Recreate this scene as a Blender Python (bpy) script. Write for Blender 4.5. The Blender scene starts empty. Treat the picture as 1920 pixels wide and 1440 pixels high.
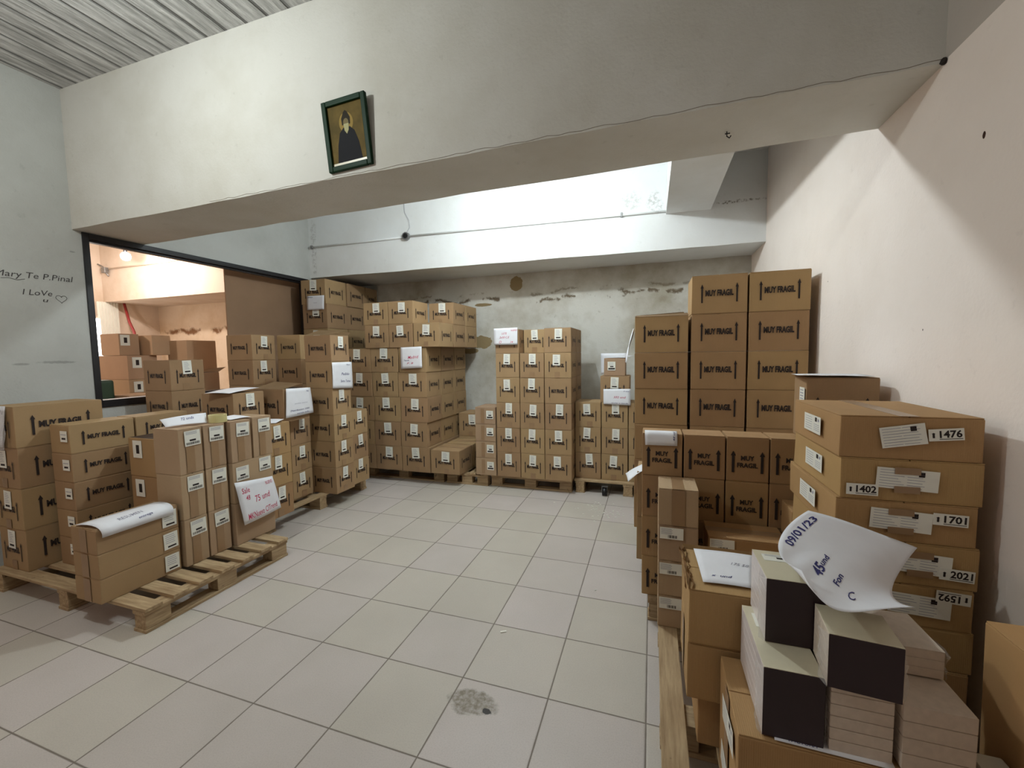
import bpy, bmesh, math, random
from mathutils import Vector, Matrix
random.seed(7)
S = bpy.context.scene
COL = S.collection

# ------------------------------------------------------------------ camera
YAW, PIT, ROL = .3221, -.0714, -.0157
cam_d = bpy.data.cameras.new('camera')
cam = bpy.data.objects.new('camera', cam_d)
COL.objects.link(cam)
cam_d.sensor_width = 36.0
cam_d.lens = 36.0 * 784.95 / 1920.0
cam_d.clip_start = .02
_f = Vector((-math.sin(YAW) * math.cos(PIT), math.cos(YAW) * math.cos(PIT), math.sin(PIT)))
_r = Vector((math.cos(YAW), math.sin(YAW), 0))
_u = _r.cross(_f)
_r2 = _r * math.cos(ROL) + _u * math.sin(ROL)
_u2 = -_r * math.sin(ROL) + _u * math.cos(ROL)
M = Matrix((_r2, _u2, -_f)).transposed().to_4x4()
M.translation = Vector((.0101, -1.2504, 1.478))
cam.matrix_world = M
S.camera = cam

# ------------------------------------------------------------------ world, lamps, exposure
S.view_settings.view_transform = 'Standard'
S.view_settings.look = 'None'
S.view_settings.exposure = 0.0
S.view_settings.gamma = 1.0
S.view_settings.use_curve_mapping = False
W = bpy.data.worlds.new('world')
S.world = W
W.use_nodes = True
W.node_tree.nodes['Background'].inputs[0].default_value = (1.0, .86, .78, 1)
W.node_tree.nodes['Background'].inputs[1].default_value = .11

def lamp(name, loc, power, color, radius):
    d = bpy.data.lights.new(name, 'POINT')
    d.energy = power; d.color = color; d.shadow_soft_size = radius
    o = bpy.data.objects.new(name, d); COL.objects.link(o); o.location = loc
    return o
lamp('bay_lamp', (-1.15, 1.95, 3.15), 96, (.88, .97, 1.0), .045)
lamp('front_room_lamp', (-2.45, -.50, 3.15), 62, (.93, 1.0, .98), .05)
lamp('rear_warm_lamp', (-3.7, -2.2, 1.7), 26, (1.0, .64, .48), .12)
lamp('next_room_bulb_light', (-6.9, 2.55, 2.86), 72, (1.0, .88, .80), .04)
lamp('next_room_fill_light', (-6.6, .3, 2.35), 75, (1.0, .84, .72), .1)  # added out-of-view source, brightens the next room's back wall

# ------------------------------------------------------------------ small helpers
def tag(o, label=None, cat=None, group=None, kind=None):
    if label: o['label'] = label
    if cat: o['category'] = cat
    if group: o['group'] = group
    if kind: o['kind'] = kind
    return o

def link(name, mesh, parent=None, mat=None, loc=None, smooth=False):
    o = bpy.data.objects.new(name, mesh)
    COL.objects.link(o)
    if parent: o.parent = parent
    if mat is not None:
        for m in (mat if isinstance(mat, (list, tuple)) else [mat]): mesh.materials.append(m)
    if loc: o.location = loc
    if smooth:
        for p in mesh.polygons: p.use_smooth = True
    return o

def bm_mesh(bm, name):
    me = bpy.data.meshes.new(name); bm.to_mesh(me); bm.free(); return me

def add_box(bm, x0, x1, y0, y1, z0, z1, mi=0, bev=0, jit=0, seg=2):
    g = bmesh.ops.create_cube(bm, size=1)
    vs = g['verts']
    for v in vs:
        v.co = Vector(((x0 + x1) / 2 + v.co.x * (x1 - x0), (y0 + y1) / 2 + v.co.y * (y1 - y0), (z0 + z1) / 2 + v.co.z * (z1 - z0)))
        if jit:
            sx = 1 if v.co.x > (x0 + x1) / 2 else -1; sy = 1 if v.co.y > (y0 + y1) / 2 else -1
            v.co += Vector((-sx * random.uniform(0, jit), -sy * random.uniform(0, jit), 0))
    fs = list({f for v in vs for f in v.link_faces})
    for f in fs: f.material_index = mi
    if bev:
        es = list({e for v in vs for e in v.link_edges})
        bmesh.ops.bevel(bm, geom=es, offset=bev, segments=seg, affect='EDGES', profile=.6, material=-1)

def add_poly(bm, pts, mi=0):
    f = bm.faces.new([bm.verts.new(p) for p in pts]); f.material_index = mi; return f

def add_tube(bm, pts, r, n=10, mi=0):
    pts = [Vector(p) for p in pts]
    rings = []
    for i, p in enumerate(pts):
        d = (pts[min(i + 1, len(pts) - 1)] - pts[max(i - 1, 0)]).normalized()
        a = d.cross(Vector((0, 0, 1)))
        if a.length < .1: a = d.cross(Vector((0, 1, 0)))
        a.normalize(); b = d.cross(a)
        rings.append([bm.verts.new(p + (a * math.cos(t) + b * math.sin(t)) * r) for t in [2 * math.pi * k / n for k in range(n)]])
    for i in range(len(rings) - 1):
        for k in range(n):
            f = bm.faces.new((rings[i][k], rings[i][(k + 1) % n], rings[i + 1][(k + 1) % n], rings[i + 1][k]))
            f.material_index = mi; f.smooth = True
    bm.faces.new(rings[0][::-1]).material_index = mi
    bm.faces.new(rings[-1]).material_index = mi

# ------------------------------------------------------------------ materials
def newmat(name):
    m = bpy.data.materials.new(name); m.use_nodes = True
    nt = m.node_tree; b = nt.nodes['Principled BSDF']
    return m, nt, b
def srgb(r, g, b):
    f = lambda c: ((c / 255) / 12.92 if c <= 10 else ((c / 255 + .055) / 1.055) ** 2.4)
    return (f(r), f(g), f(b), 1)
def N(nt, t, **k):
    n = nt.nodes.new(t)
    for a, v in k.items(): setattr(n, a, v)
    return n
def L(nt, a, b): nt.links.new(a, b)
def noise(nt, vec, scale, detail=4, rough=.55):
    n = N(nt, 'ShaderNodeTexNoise'); n.inputs['Scale'].default_value = scale
    n.inputs['Detail'].default_value = detail; n.inputs['Roughness'].default_value = rough
    if vec is not None: L(nt, vec, n.inputs['Vector'])
    return n.outputs['Fac']
def ramp(nt, fac, a, b, ca=(0, 0, 0, 1), cb=(1, 1, 1, 1)):
    r = N(nt, 'ShaderNodeValToRGB'); e = r.color_ramp.elements
    e[0].position = a; e[1].position = b; e[0].color = ca; e[1].color = cb
    L(nt, fac, r.inputs[0]); return r.outputs[0]
def mix(nt, fac, a, b, mode='MIX'):
    n = N(nt, 'ShaderNodeMix', data_type='RGBA', blend_type=mode)
    if isinstance(fac, (int, float)): n.inputs[0].default_value = fac
    else: L(nt, fac, n.inputs[0])
    for i, v in ((6, a), (7, b)):
        if isinstance(v, tuple): n.inputs[i].default_value = v
        else: L(nt, v, n.inputs[i])
    return n.outputs[2]
def math_(nt, op, a, b=None, c=None):
    n = N(nt, 'ShaderNodeMath', operation=op)
    for i, v in enumerate((a, b, c)):
        if v is None: continue
        if isinstance(v, (int, float)): n.inputs[i].default_value = v
        else: L(nt, v, n.inputs[i])
    return n.outputs[0]
def bump(nt, b, h, strength, dist=.01):
    n = N(nt, 'ShaderNodeBump'); n.inputs['Strength'].default_value = strength; n.inputs['Distance'].default_value = dist
    L(nt, h, n.inputs['Height']); L(nt, n.outputs[0], b.inputs['Normal'])
def world_pos(nt):
    return N(nt, 'ShaderNodeNewGeometry').outputs['Position']
def blob(nt, pos, c, r, amt=.35, scale=6, soft=.05):
    """mask = 1 inside an irregular ellipsoid patch around world point c with radii r"""
    s = N(nt, 'ShaderNodeVectorMath', operation='SUBTRACT'); L(nt, pos, s.inputs[0]); s.inputs[1].default_value = c
    d = N(nt, 'ShaderNodeVectorMath', operation='DIVIDE'); L(nt, s.outputs[0], d.inputs[0]); d.inputs[1].default_value = r
    l = N(nt, 'ShaderNodeVectorMath', operation='LENGTH'); L(nt, d.outputs[0], l.inputs[0])
    n = noise(nt, pos, scale, 5, .6)
    v = math_(nt, 'ADD', l.outputs['Value'], math_(nt, 'MULTIPLY', math_(nt, 'SUBTRACT', n, .5), amt * 4))
    return ramp(nt, v, 1 - soft, 1 + soft, (1, 1, 1, 1), (0, 0, 0, 1))

def flat(name, col, rough=.6, noise_amt=0, nscale=30, metal=0, spec=None):
    m, nt, b = newmat(name)
    b.inputs['Roughness'].default_value = rough; b.inputs['Metallic'].default_value = metal
    if spec is not None: b.inputs['Specular IOR Level'].default_value = spec
    if noise_amt:
        tc = N(nt, 'ShaderNodeTexCoord').outputs['Object']
        f = noise(nt, tc, nscale, 4)
        dark = tuple(c * (1 - noise_amt) for c in col[:3]) + (1,)
        L(nt, mix(nt, ramp(nt, f, .3, .7), dark, col), b.inputs['Base Color'])
    else: b.inputs['Base Color'].default_value = col
    return m

def cardboard(name, col, vary=.16):
    m, nt, b = newmat(name)
    tc = N(nt, 'ShaderNodeTexCoord').outputs['Object']
    oi = N(nt, 'ShaderNodeObjectInfo').outputs['Random']
    big = noise(nt, tc, 5, 3); fine = noise(nt, tc, 260, 2)
    v = math_(nt, 'ADD', math_(nt, 'MULTIPLY', oi, vary), math_(nt, 'MULTIPLY', big, .22))
    v = math_(nt, 'ADD', v, math_(nt, 'MULTIPLY', fine, .10))
    v = math_(nt, 'ADD', v, 1 - vary / 2 - .16)
    h = N(nt, 'ShaderNodeHueSaturation'); h.inputs['Color'].default_value = col
    L(nt, v, h.inputs['Value'])
    L(nt, math_(nt, 'ADD', math_(nt, 'MULTIPLY', oi, .012), .494), h.inputs['Hue'])
    L(nt, h.outputs[0], b.inputs['Base Color'])
    b.inputs['Roughness'].default_value = .72
    b.inputs['Specular IOR Level'].default_value = .25
    w = N(nt, 'ShaderNodeTexWave', wave_type='BANDS', bands_direction='X'); w.inputs['Scale'].default_value = 60
    L(nt, tc, w.inputs['Vector'])
    hh = math_(nt, 'ADD', math_(nt, 'MULTIPLY', w.outputs['Fac'], .15), noise(nt, tc, 9, 4))
    bump(nt, b, hh, .25, .006)
    return m

def plaster(name, col, dirty, amt=.5, bumpy=.25, extra=None):
    m, nt, b = newmat(name)
    pos = world_pos(nt)
    f = noise(nt, pos, 1.6, 6, .6)
    c = mix(nt, math_(nt, 'MULTIPLY', ramp(nt, f, .42, .72), amt), col, dirty)
    sp = noise(nt, pos, 14, 5, .7)
    c = mix(nt, math_(nt, 'MULTIPLY', ramp(nt, sp, .62, .72), .35 * amt), c, tuple(x * .55 for x in dirty[:3]) + (1,))
    if extra: c = extra(nt, pos, c)
    L(nt, c, b.inputs['Base Color']); b.inputs['Roughness'].default_value = .85
    b.inputs['Specular IOR Level'].default_value = .15
    h = math_(nt, 'ADD', noise(nt, pos, 3, 5, .55), math_(nt, 'MULTIPLY', noise(nt, pos, 70, 3), .18))
    bump(nt, b, h, bumpy, .03)
    return m

WHITE = srgb(226, 224, 216)
M_box = cardboard('cardboard', srgb(160, 132, 98))
M_box_warm = cardboard('cardboard_ochre', srgb(164, 132, 94))
M_box_plain = cardboard('cardboard_plain', srgb(168, 142, 114))
M_box_kraft = cardboard('cardboard_kraft', srgb(172, 138, 94), .08)
M_ink = flat('black_ink', srgb(38, 28, 26), .8)
M_blueink = flat('blue_ink', srgb(40, 42, 110), .7)
M_redink = flat('red_ink', srgb(190, 50, 90), .7)
M_greyink = flat('grey_print', srgb(150, 150, 165), .8)
M_paper = flat('paper', srgb(232, 234, 240), .65, .05, 12)
M_label = flat('label_paper', srgb(232, 232, 222), .5)
M_tape = flat('packing_tape', srgb(152, 122, 90), .35, .1, 8)
M_mouth_shade = flat('box_mouth_shade', srgb(60, 42, 28), .9)  # shade inside open cartons, put into the colour
M_black = flat('black_steel', srgb(22, 22, 26), .4)
M_steel = flat('galvanised_steel', srgb(150, 150, 150), .4, .3, 40, .7)
M_dark = flat('dark_purple_cover', srgb(46, 30, 36), .42, .15, 20)
M_pages = flat('pale_page_edges', srgb(214, 200, 184), .7, .12, 60)
M_cream = flat('cream_cover', srgb(214, 206, 180), .35, .1, 10)
M_green = flat('green_lacquer', srgb(10, 44, 22), .5, spec=.15)
M_tapeRoll = flat('yellowed_tape', srgb(205, 196, 140), .35)
M_plastic_green = flat('green_plastic', srgb(52, 74, 58), .4)
M_board = cardboard('fibreboard', srgb(150, 122, 96), 0)

def wood(name, scale):
    m, nt, b = newmat(name)
    tc = N(nt, 'ShaderNodeTexCoord').outputs['Generated']
    pos = world_pos(nt)
    mp = N(nt, 'ShaderNodeMapping'); mp.inputs['Scale'].default_value = scale; L(nt, pos, mp.inputs['Vector'])
    g = noise(nt, mp.outputs[0], 4, 5, .6)
    c = mix(nt, ramp(nt, g, .3, .7), srgb(140, 114, 82), srgb(186, 162, 126))
    k = noise(nt, pos, 9, 4, .7)
    c = mix(nt, ramp(nt, k, .64, .74), c, srgb(96, 74, 50))
    L(nt, c, b.inputs['Base Color']); b.inputs['Roughness'].default_value = .8
    bump(nt, b, g, .3, .01)
    return m
M_wood = wood('pallet_wood', (1.2, 14, 14))
M_wood_y = wood('pallet_wood_lengthwise', (14, 1.2, 14))

def film():
    m, nt, b = newmat('clear_film')
    b.inputs['Base Color'].default_value = (.85, .85, .85, 1)
    b.inputs['Roughness'].default_value = .12
    b.inputs['Alpha'].default_value = .28
    tc = N(nt, 'ShaderNodeTexCoord').outputs['Object']
    bump(nt, b, noise(nt, tc, 22, 4, .6), .8, .02)
    return m
M_film = film()

# floor: 40 cm ceramic tiles with dark grout, each tile its own tint
def floor_mat():
    m, nt, b = newmat('floor_tiles')
    pos = world_pos(nt)
    sx = N(nt, 'ShaderNodeSeparateXYZ'); L(nt, pos, sx.inputs[0])
    u = math_(nt, 'DIVIDE', sx.outputs[0], .4); v = math_(nt, 'DIVIDE', sx.outputs[1], .4)
    def edge(a):
        fr = math_(nt, 'FRACT', a)
        return math_(nt, 'MINIMUM', fr, math_(nt, 'SUBTRACT', 1.0, fr))
    wob = math_(nt, 'MULTIPLY', math_(nt, 'SUBTRACT', noise(nt, pos, 12, 3), .5), .006)
    e = math_(nt, 'ADD', math_(nt, 'MINIMUM', edge(u), edge(v)), wob)
    grout = ramp(nt, e, .005, .010, (1, 1, 1, 1), (0, 0, 0, 1))
    cell = N(nt, 'ShaderNodeCombineXYZ'); L(nt, math_(nt, 'FLOOR', u), cell.inputs[0]); L(nt, math_(nt, 'FLOOR', v), cell.inputs[1])
    wn = N(nt, 'ShaderNodeTexWhiteNoise', noise_dimensions='3D'); L(nt, cell.outputs[0], wn.inputs['Vector'])
    c = mix(nt, ramp(nt, wn.outputs['Value'], .35, .65), srgb(199, 190, 185), srgb(196, 189, 178))
    sep = N(nt, 'ShaderNodeSeparateColor'); L(nt, wn.outputs['Color'], sep.inputs[0])
    c = mix(nt, math_(nt, 'MULTIPLY', sep.outputs[1], .3), c, srgb(176, 170, 158))
    c = mix(nt, math_(nt, 'MULTIPLY', ramp(nt, noise(nt, pos, 2.2, 5), .4, .7), .25), c, srgb(162, 156, 146))
    c = mix(nt, math_(nt, 'MULTIPLY', ramp(nt, noise(nt, pos, 190, 2, .8), .45, .75), .30), c, srgb(140, 134, 126))
    st = blob(nt, pos, (-.705, .285, 0), (.115, .072, 1), .25, 16, .22)
    c = mix(nt, math_(nt, 'MULTIPLY', st, math_(nt, 'ADD', math_(nt, 'MULTIPLY', ramp(nt, noise(nt, pos, 45, 5, .7), .35, .6), .55), .25)), c, srgb(98, 88, 62))
    hole = blob(nt, pos, (-.628, .262, 0), (.022, .015, 1), .35, 50, .1)
    c = mix(nt, hole, c, srgb(38, 30, 24))
    L(nt, mix(nt, math_(nt, 'MULTIPLY', grout, .9), c, srgb(104, 94, 84)), b.inputs['Base Color'])
    L(nt, math_(nt, 'ADD', math_(nt, 'MULTIPLY', grout, .3), .42), b.inputs['Roughness'])
    b.inputs['Specular IOR Level'].default_value = .35
    h = math_(nt, 'ADD', math_(nt, 'MULTIPLY', ramp(nt, e, .004, .018), 1.0), math_(nt, 'MULTIPLY', noise(nt, pos, 150, 2), .05))
    bump(nt, b, h, .3, .004)
    return m

def back_wall_extra(nt, pos, c):
    sx = N(nt, 'ShaderNodeSeparateXYZ'); L(nt, pos, sx.inputs[0])
    z = sx.outputs[2]
    # blotchy ochre tone towards the beam, peeling band at 2.2 m, bare plaster patches
    hi = ramp(nt, math_(nt, 'ADD', z, math_(nt, 'MULTIPLY', noise(nt, pos, 3, 5), .5)), 2.05, 2.75)
    hi = math_(nt, 'MULTIPLY', hi, ramp(nt, noise(nt, pos, 5, 6, .7), .38, .62))
    c = mix(nt, math_(nt, 'MULTIPLY', hi, .7), c, srgb(150, 124, 88))
    off = math_(nt, 'MULTIPLY', math_(nt, 'SUBTRACT', noise(nt, pos, 2.5, 6, .65), .5), .28)
    band = math_(nt, 'ABSOLUTE', math_(nt, 'SUBTRACT', math_(nt, 'ADD', z, off), 2.21))
    band = math_(nt, 'MULTIPLY', ramp(nt, band, .008, .03, (1, 1, 1, 1), (0, 0, 0, 1)), ramp(nt, noise(nt, pos, 7, 3), .47, .53))
    c = mix(nt, band, c, srgb(112, 100, 84))
    band2 = math_(nt, 'ABSOLUTE', math_(nt, 'SUBTRACT', math_(nt, 'ADD', z, off), 2.3))
    band2 = math_(nt, 'MULTIPLY', ramp(nt, band2, .004, .02, (1, 1, 1, 1), (0, 0, 0, 1)), ramp(nt, noise(nt, pos, 5, 3), .5, .56))
    c = mix(nt, math_(nt, 'MULTIPLY', band2, .6), c, srgb(120, 106, 86))
    for cc, rr in (((-1.688, 4.08, 2.40), (.085, .5, .10)), ((-2.20, 4.08, 1.65), (.15, .5, .09)), ((-2.38, 4.08, 1.53), (.14, .5, .04)), ((-2.17, 4.08, 2.15), (.13, .5, .022))):
        c = mix(nt, blob(nt, pos, cc, rr, .28, 9, .04), c, srgb(142, 124, 92))
    return c

def inner_wall_extra(nt, pos, c):
    sx = N(nt, 'ShaderNodeSeparateXYZ'); L(nt, pos, sx.inputs[0]); z = sx.outputs[2]
    hi = math_(nt, 'MULTIPLY', ramp(nt, z, 1.55, 1.95), ramp(nt, noise(nt, pos, 4, 7, .75), .42, .56))
    c = mix(nt, math_(nt, 'MULTIPLY', hi, .85), c, srgb(146, 112, 78))
    off = math_(nt, 'MULTIPLY', math_(nt, 'SUBTRACT', noise(nt, pos, 2, 6, .65), .5), .35)
    band = math_(nt, 'ABSOLUTE', math_(nt, 'SUBTRACT', math_(nt, 'ADD', z, off), 1.98))
    band = math_(nt, 'MULTIPLY', ramp(nt, band, .02, .06, (1, 1, 1, 1), (0, 0, 0, 1)), ramp(nt, noise(nt, pos, 5, 4), .42, .56))
    return mix(nt, band, c, srgb(132, 98, 70))

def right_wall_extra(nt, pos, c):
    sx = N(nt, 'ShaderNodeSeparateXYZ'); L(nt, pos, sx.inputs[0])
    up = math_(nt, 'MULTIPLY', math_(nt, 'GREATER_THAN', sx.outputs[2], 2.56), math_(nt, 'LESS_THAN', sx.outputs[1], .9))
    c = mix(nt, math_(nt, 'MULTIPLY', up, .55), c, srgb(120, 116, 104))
    for cc, r in (((1.054, .623, 2.18), .008), ((1.054, 1.9, 1.9), .003), ((1.054, .9, 1.55), .003)):
        c = mix(nt, blob(nt, pos, cc, (.1, r, r * 1.5), .15, 40, .1), c, srgb(70, 48, 40))
    return c

def left_wall_extra(nt, pos, c):
    for cc, rr in (((-4.3, .70, 1.47), (.3, .12, .012)), ((-4.3, .72, 1.15), (.3, .035, .02)), ((-4.3, .84, 2.33), (.3, .02, .008)), ((-4.3, .50, 1.46), (.3, .05, .01))):
        c = mix(nt, math_(nt, 'MULTIPLY', blob(nt, pos, cc, rr, .35, 30, .4), .4), c, srgb(90, 88, 84))
    return c

def ceiling_mat():
    m, nt, b = newmat('board_marked_concrete')
    pos = world_pos(nt)
    sx = N(nt, 'ShaderNodeSeparateXYZ'); L(nt, pos, sx.inputs[0])
    u = math_(nt, 'DIVIDE', sx.outputs[0], .17)
    fr = math_(nt, 'FRACT', math_(nt, 'ADD', u, math_(nt, 'MULTIPLY', noise(nt, pos, 2, 3), .12)))
    e = math_(nt, 'MINIMUM', fr, math_(nt, 'SUBTRACT', 1.0, fr))
    seam = ramp(nt, e, .01, .07, (1, 1, 1, 1), (0, 0, 0, 1))
    mp = N(nt, 'ShaderNodeMapping'); mp.inputs['Scale'].default_value = (14, 1.6, 1); L(nt, pos, mp.inputs['Vector'])
    gr = noise(nt, mp.outputs[0], 2.2, 6, .65)
    c = mix(nt, ramp(nt, gr, .35, .65), srgb(160, 160, 158), srgb(226, 226, 224))
    c = mix(nt, math_(nt, 'MULTIPLY', seam, .55), c, srgb(120, 118, 114))
    L(nt, c, b.inputs['Base Color']); b.inputs['Roughness'].default_value = .9
    h = math_(nt, 'ADD', math_(nt, 'MULTIPLY', seam, -1.0), math_(nt, 'MULTIPLY', gr, .5))
    bump(nt, b, h, 1.0, .05)
    return m

M_floor = floor_mat()
M_ceil = ceiling_mat()
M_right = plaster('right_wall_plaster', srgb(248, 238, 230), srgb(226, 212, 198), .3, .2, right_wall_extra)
M_left = plaster('left_wall_plaster', srgb(190, 192, 188), srgb(160, 160, 154), .5, .3, left_wall_extra)
M_beam = plaster('beam_plaster', srgb(214, 213, 206), srgb(190, 186, 172), .5, .3)
def back_beam_extra(nt, pos, c):
    for cc, rr, a in (((.8, 3.47, 2.94), (.26, .5, .022), .8), ((.02, 3.4, 3.0), (.10, .5, .12), .35), ((-.2, 3.4, 3.05), (.12, .5, .1), .25), ((-4.22, 3.3, 2.9), (.05, .5, .4), .3)):
        sp = ramp(nt, noise(nt, pos, 26, 6, .75), .46, .56)
        c = mix(nt, math_(nt, 'MULTIPLY', math_(nt, 'MULTIPLY', blob(nt, pos, cc, rr, .4, 9, .4), sp), a), c, srgb(92, 82, 66))
    return c
M_beam_back = plaster('back_beam_plaster', srgb(228, 230, 230), srgb(196, 192, 182), .3, .2, back_beam_extra)
M_backwall = plaster('back_wall_plaster', srgb(206, 205, 198), srgb(152, 142, 120), .9, .35, back_wall_extra)
M_inner = plaster('next_room_plaster', srgb(222, 206, 190), srgb(184, 158, 126), .5, .3)
M_innerback = plaster('next_room_peeling', srgb(224, 204, 180), srgb(196, 164, 122), .7, .4, inner_wall_extra)

# ------------------------------------------------------------------ the room
def slab(name, x0, x1, y0, y1, z0, z1, mat, kind='structure', parent=None):
    bm = bmesh.new(); add_box(bm, x0, x1, y0, y1, z0, z1)
    o = link(name, bm_mesh(bm, name), parent, mat)
    if kind: o['kind'] = kind
    return o
XL, XR, YW, YB = -4.3, 1.054, 4.08, -3.2
slab('floor', -9.2, XR + .2, YB, YW + .2, -.12, 0, M_floor)
slab('wall_right', XR, XR + .2, YB, YW + .2, 0, 3.7, M_right)
slab('wall_back', XL - .1, XR, YW, YW + .2, 0, 3.4, M_backwall)
slab('ceiling', -9.2, XR, YB, 1.34, 3.55, 3.7, M_ceil)
slab('ceiling_bay', -9.2, XR, 1.34, YW, 3.4, 3.7, M_beam_back)

# left wall with the opening to the next room
bm = bmesh.new()
WY0, WY1, WZ0, WZ1 = .905, 3.22, 1.09, 2.50
add_box(bm, XL - .12, XL, YB, WY0, 0, 3.55)
add_box(bm, XL - .12, XL, WY0, WY1, 0, WZ0)
add_box(bm, XL - .12, XL, WY0, WY1, WZ1, 3.55)
add_box(bm, XL - .12, XL, WY1, YW, 0, 3.55)
wl = link('wall_left', bm_mesh(bm, 'wall_left'), None, M_left); wl['kind'] = 'structure'
# black frame of the opening
bm = bmesh.new()
fx0, fx1 = XL - .10, XL + .012
add_box(bm, fx0, fx1, WY0, WY0 + .042, WZ0, WZ1, bev=.003)
add_box(bm, fx0, fx1, WY1 - .05, WY1, WZ0, WZ1, bev=.003)
add_box(bm, fx0, fx1, WY0 + .042, WY1 - .05, WZ0, WZ0 + .06, bev=.003)
add_box(bm, fx0, fx1, WY0 + .042, WY1 - .05, WZ1 - .045, WZ1, bev=.003)
add_box(bm, fx0 + .03, fx1 - .03, WY0 + .042, WY1 - .05, WZ1 - .062, WZ1 - .045, bev=.002)
wf = link('window_1', bm_mesh(bm, 'window_1'), None, M_black); wf['kind'] = 'structure'

# front beam (its soffit rises very slightly to the right) and back beam
def prism(name, quad_left, quad_right, mat, kind='structure'):
    bm = bmesh.new()
    n = 24
    rows = []
    for i in range(n + 1):
        t = i / n
        r = []
        for k, (a, b) in enumerate(zip(quad_left, quad_right)):
            p = Vector(a).lerp(Vector(b), t)
            if k < 2 and 0 < i < n: p.z += random.uniform(-.004, .004); 
            r.append(bm.verts.new(p))
        rows.append(r)
    for i in range(n):
        for k in range(4):
            bm.faces.new((rows[i][k], rows[i + 1][k], rows[i + 1][(k + 1) % 4], rows[i][(k + 1) % 4]))
    bm.faces.new(rows[0][::-1]); bm.faces.new(rows[-1])
    bmesh.ops.recalc_face_normals(bm, faces=bm.faces)
    o = link(name, bm_mesh(bm, name), None, mat); o['kind'] = kind
    return o
prism('trim_1', [(XL, .85, 2.505), (XL, 1.345, 2.505), (XL, 1.345, 3.56), (XL, .85, 3.56)],
      [(XR, .85, 2.55), (XR, 1.345, 2.55), (XR, 1.345, 3.56), (XR, .85, 3.56)], M_beam)
prism('trim_2', [(XL, 3.27, 2.525), (XL, YW, 2.525), (XL, YW, 3.42), (XL, 3.27, 3.42)],
      [(XR, 3.47, 2.53), (XR, YW, 2.53), (XR, YW, 3.42), (XR, 3.47, 3.42)], M_beam_back)
bm = bmesh.new(); rr = random.Random(9)
add_tube(bm, [(XL + 1.5 + (XR - XL - 1.5) * i / 70, .849, 2.505 + .045 * (1.5 + (XR - XL - 1.5) * i / 70) / (XR - XL) + .008 + rr.uniform(-.004, .006)) for i in range(71)], .0009, 4)
cr = link('crack', bm_mesh(bm, 'crack'), bpy.data.objects['trim_1'], flat('crack_dark', srgb(132, 120, 102), .9))
bm = bmesh.new(); add_tube(bm, [(XR - .012, .843, 2.556), (XR - .001, .849, 2.552)], .012, 8); link('corner_hole', bm_mesh(bm, 'corner_hole'), bpy.data.objects['trim_1'], flat('hole_dark', srgb(40, 32, 28), .9))
slab('trim_3', .14, .56, 1.34, 3.46, 2.885, 3.41, M_beam_back)      # beam running front to back

# next room behind the opening
slab('wall_next_room_back', -9.2, XL - .12, YW, YW + .2, 0, 3.4, M_innerback)
slab('wall_next_room_left', -9.2, -8.6, YB, YW, 0, 3.55, M_inner)
slab('trim_4', -8.6, XL - .23, 3.27, YW, 2.44, 3.42, M_inner)
slab('trim_5', -8.6, XL - .12, .85, 1.345, 2.62, 3.56, M_inner)

# the bright strip of a window on the next room's left wall
m_glow, nt, b = newmat('daylight_pane')
b.inputs['Emission Color'].default_value = (1, .98, .95, 1); b.inputs['Emission Strength'].default_value = 6
bm = bmesh.new(); add_box(bm, -8.6, -8.57, 2.75, 3.22, 1.45, 2.2)
wn2 = link('window_2', bm_mesh(bm, 'window_2'), None, M_inner); wn2['kind'] = 'structure'
bm = bmesh.new(); add_box(bm, -8.57, -8.56, 2.79, 3.18, 1.49, 2.16)
link('pane', bm_mesh(bm, 'pane'), wn2, m_glow)

# ------------------------------------------------------------------ text meshes
_tc = {}
def text_polys(s, bold=.012, shear=0):
    key = (s, bold, shear)
    if key in _tc: return _tc[key]
    c = bpy.data.curves.new('t', 'FONT'); c.body = s; c.size = 1; c.resolution_u = 2
    c.offset = bold; c.shear = shear; c.fill_mode = 'FRONT'
    o = bpy.data.objects.new('t', c); COL.objects.link(o)
    dg = bpy.context.evaluated_depsgraph_get(); dg.update()
    me = bpy.data.meshes.new_from_object(o.evaluated_get(dg))
    vs = [(v.co.x, v.co.y) for v in me.vertices]; fs = [tuple(p.vertices) for p in me.polygons]
    COL.objects.unlink(o); bpy.data.objects.remove(o); bpy.data.meshes.remove(me)
    x0 = min(v[0] for v in vs); x1 = max(v[0] for v in vs); y0 = min(v[1] for v in vs); y1 = max(v[1] for v in vs)
    vs = [((x - (x0 + x1) / 2) / (x1 - x0), (y - (y0 + y1) / 2) / (y1 - y0)) for x, y in vs]
    _tc[key] = (vs, fs, (x1 - x0) / (y1 - y0))
    return _tc[key]
def put_text(bm, s, cu, cv, w, h, n=.0, mi=0, bold=.012, rot=0, shear=0, fn=None):
    vs, fs, asp = text_polys(s, bold, shear)
    if h is None: h = w / asp
    if w is None: w = h * asp
    cr, sr = math.cos(rot), math.sin(rot)
    out = []
    for x, y in vs:
        a, b_ = x * w, y * h
        p = (cu + a * cr - b_ * sr, cv + a * sr + b_ * cr, n)
        out.append(bm.verts.new(fn(*p) if fn else p))
    for f in fs:
        try: bm.faces.new([out[i] for i in f]).material_index = mi
        except ValueError: pass
def rect(bm, u0, u1, v0, v1, n, mi=0):
    add_poly(bm, [(u0, v0, n), (u1, v0, n), (u1, v1, n), (u0, v1, n)], mi)
def arrow(bm, cu, v0, v1, w, n, mi=0, down=False):
    hh = (v1 - v0) * .22
    if down: v0, v1, hh = v1, v0, -hh
    rect(bm, cu - w * .52, cu + w * .52, min(v0, v1 - hh), max(v0, v1 - hh), n, mi)
    pts = [(cu - w, v1 - hh, n), (cu + w, v1 - hh, n), (cu, v1, n)]
    add_poly(bm, pts if not down else pts[::-1], mi)
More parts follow.
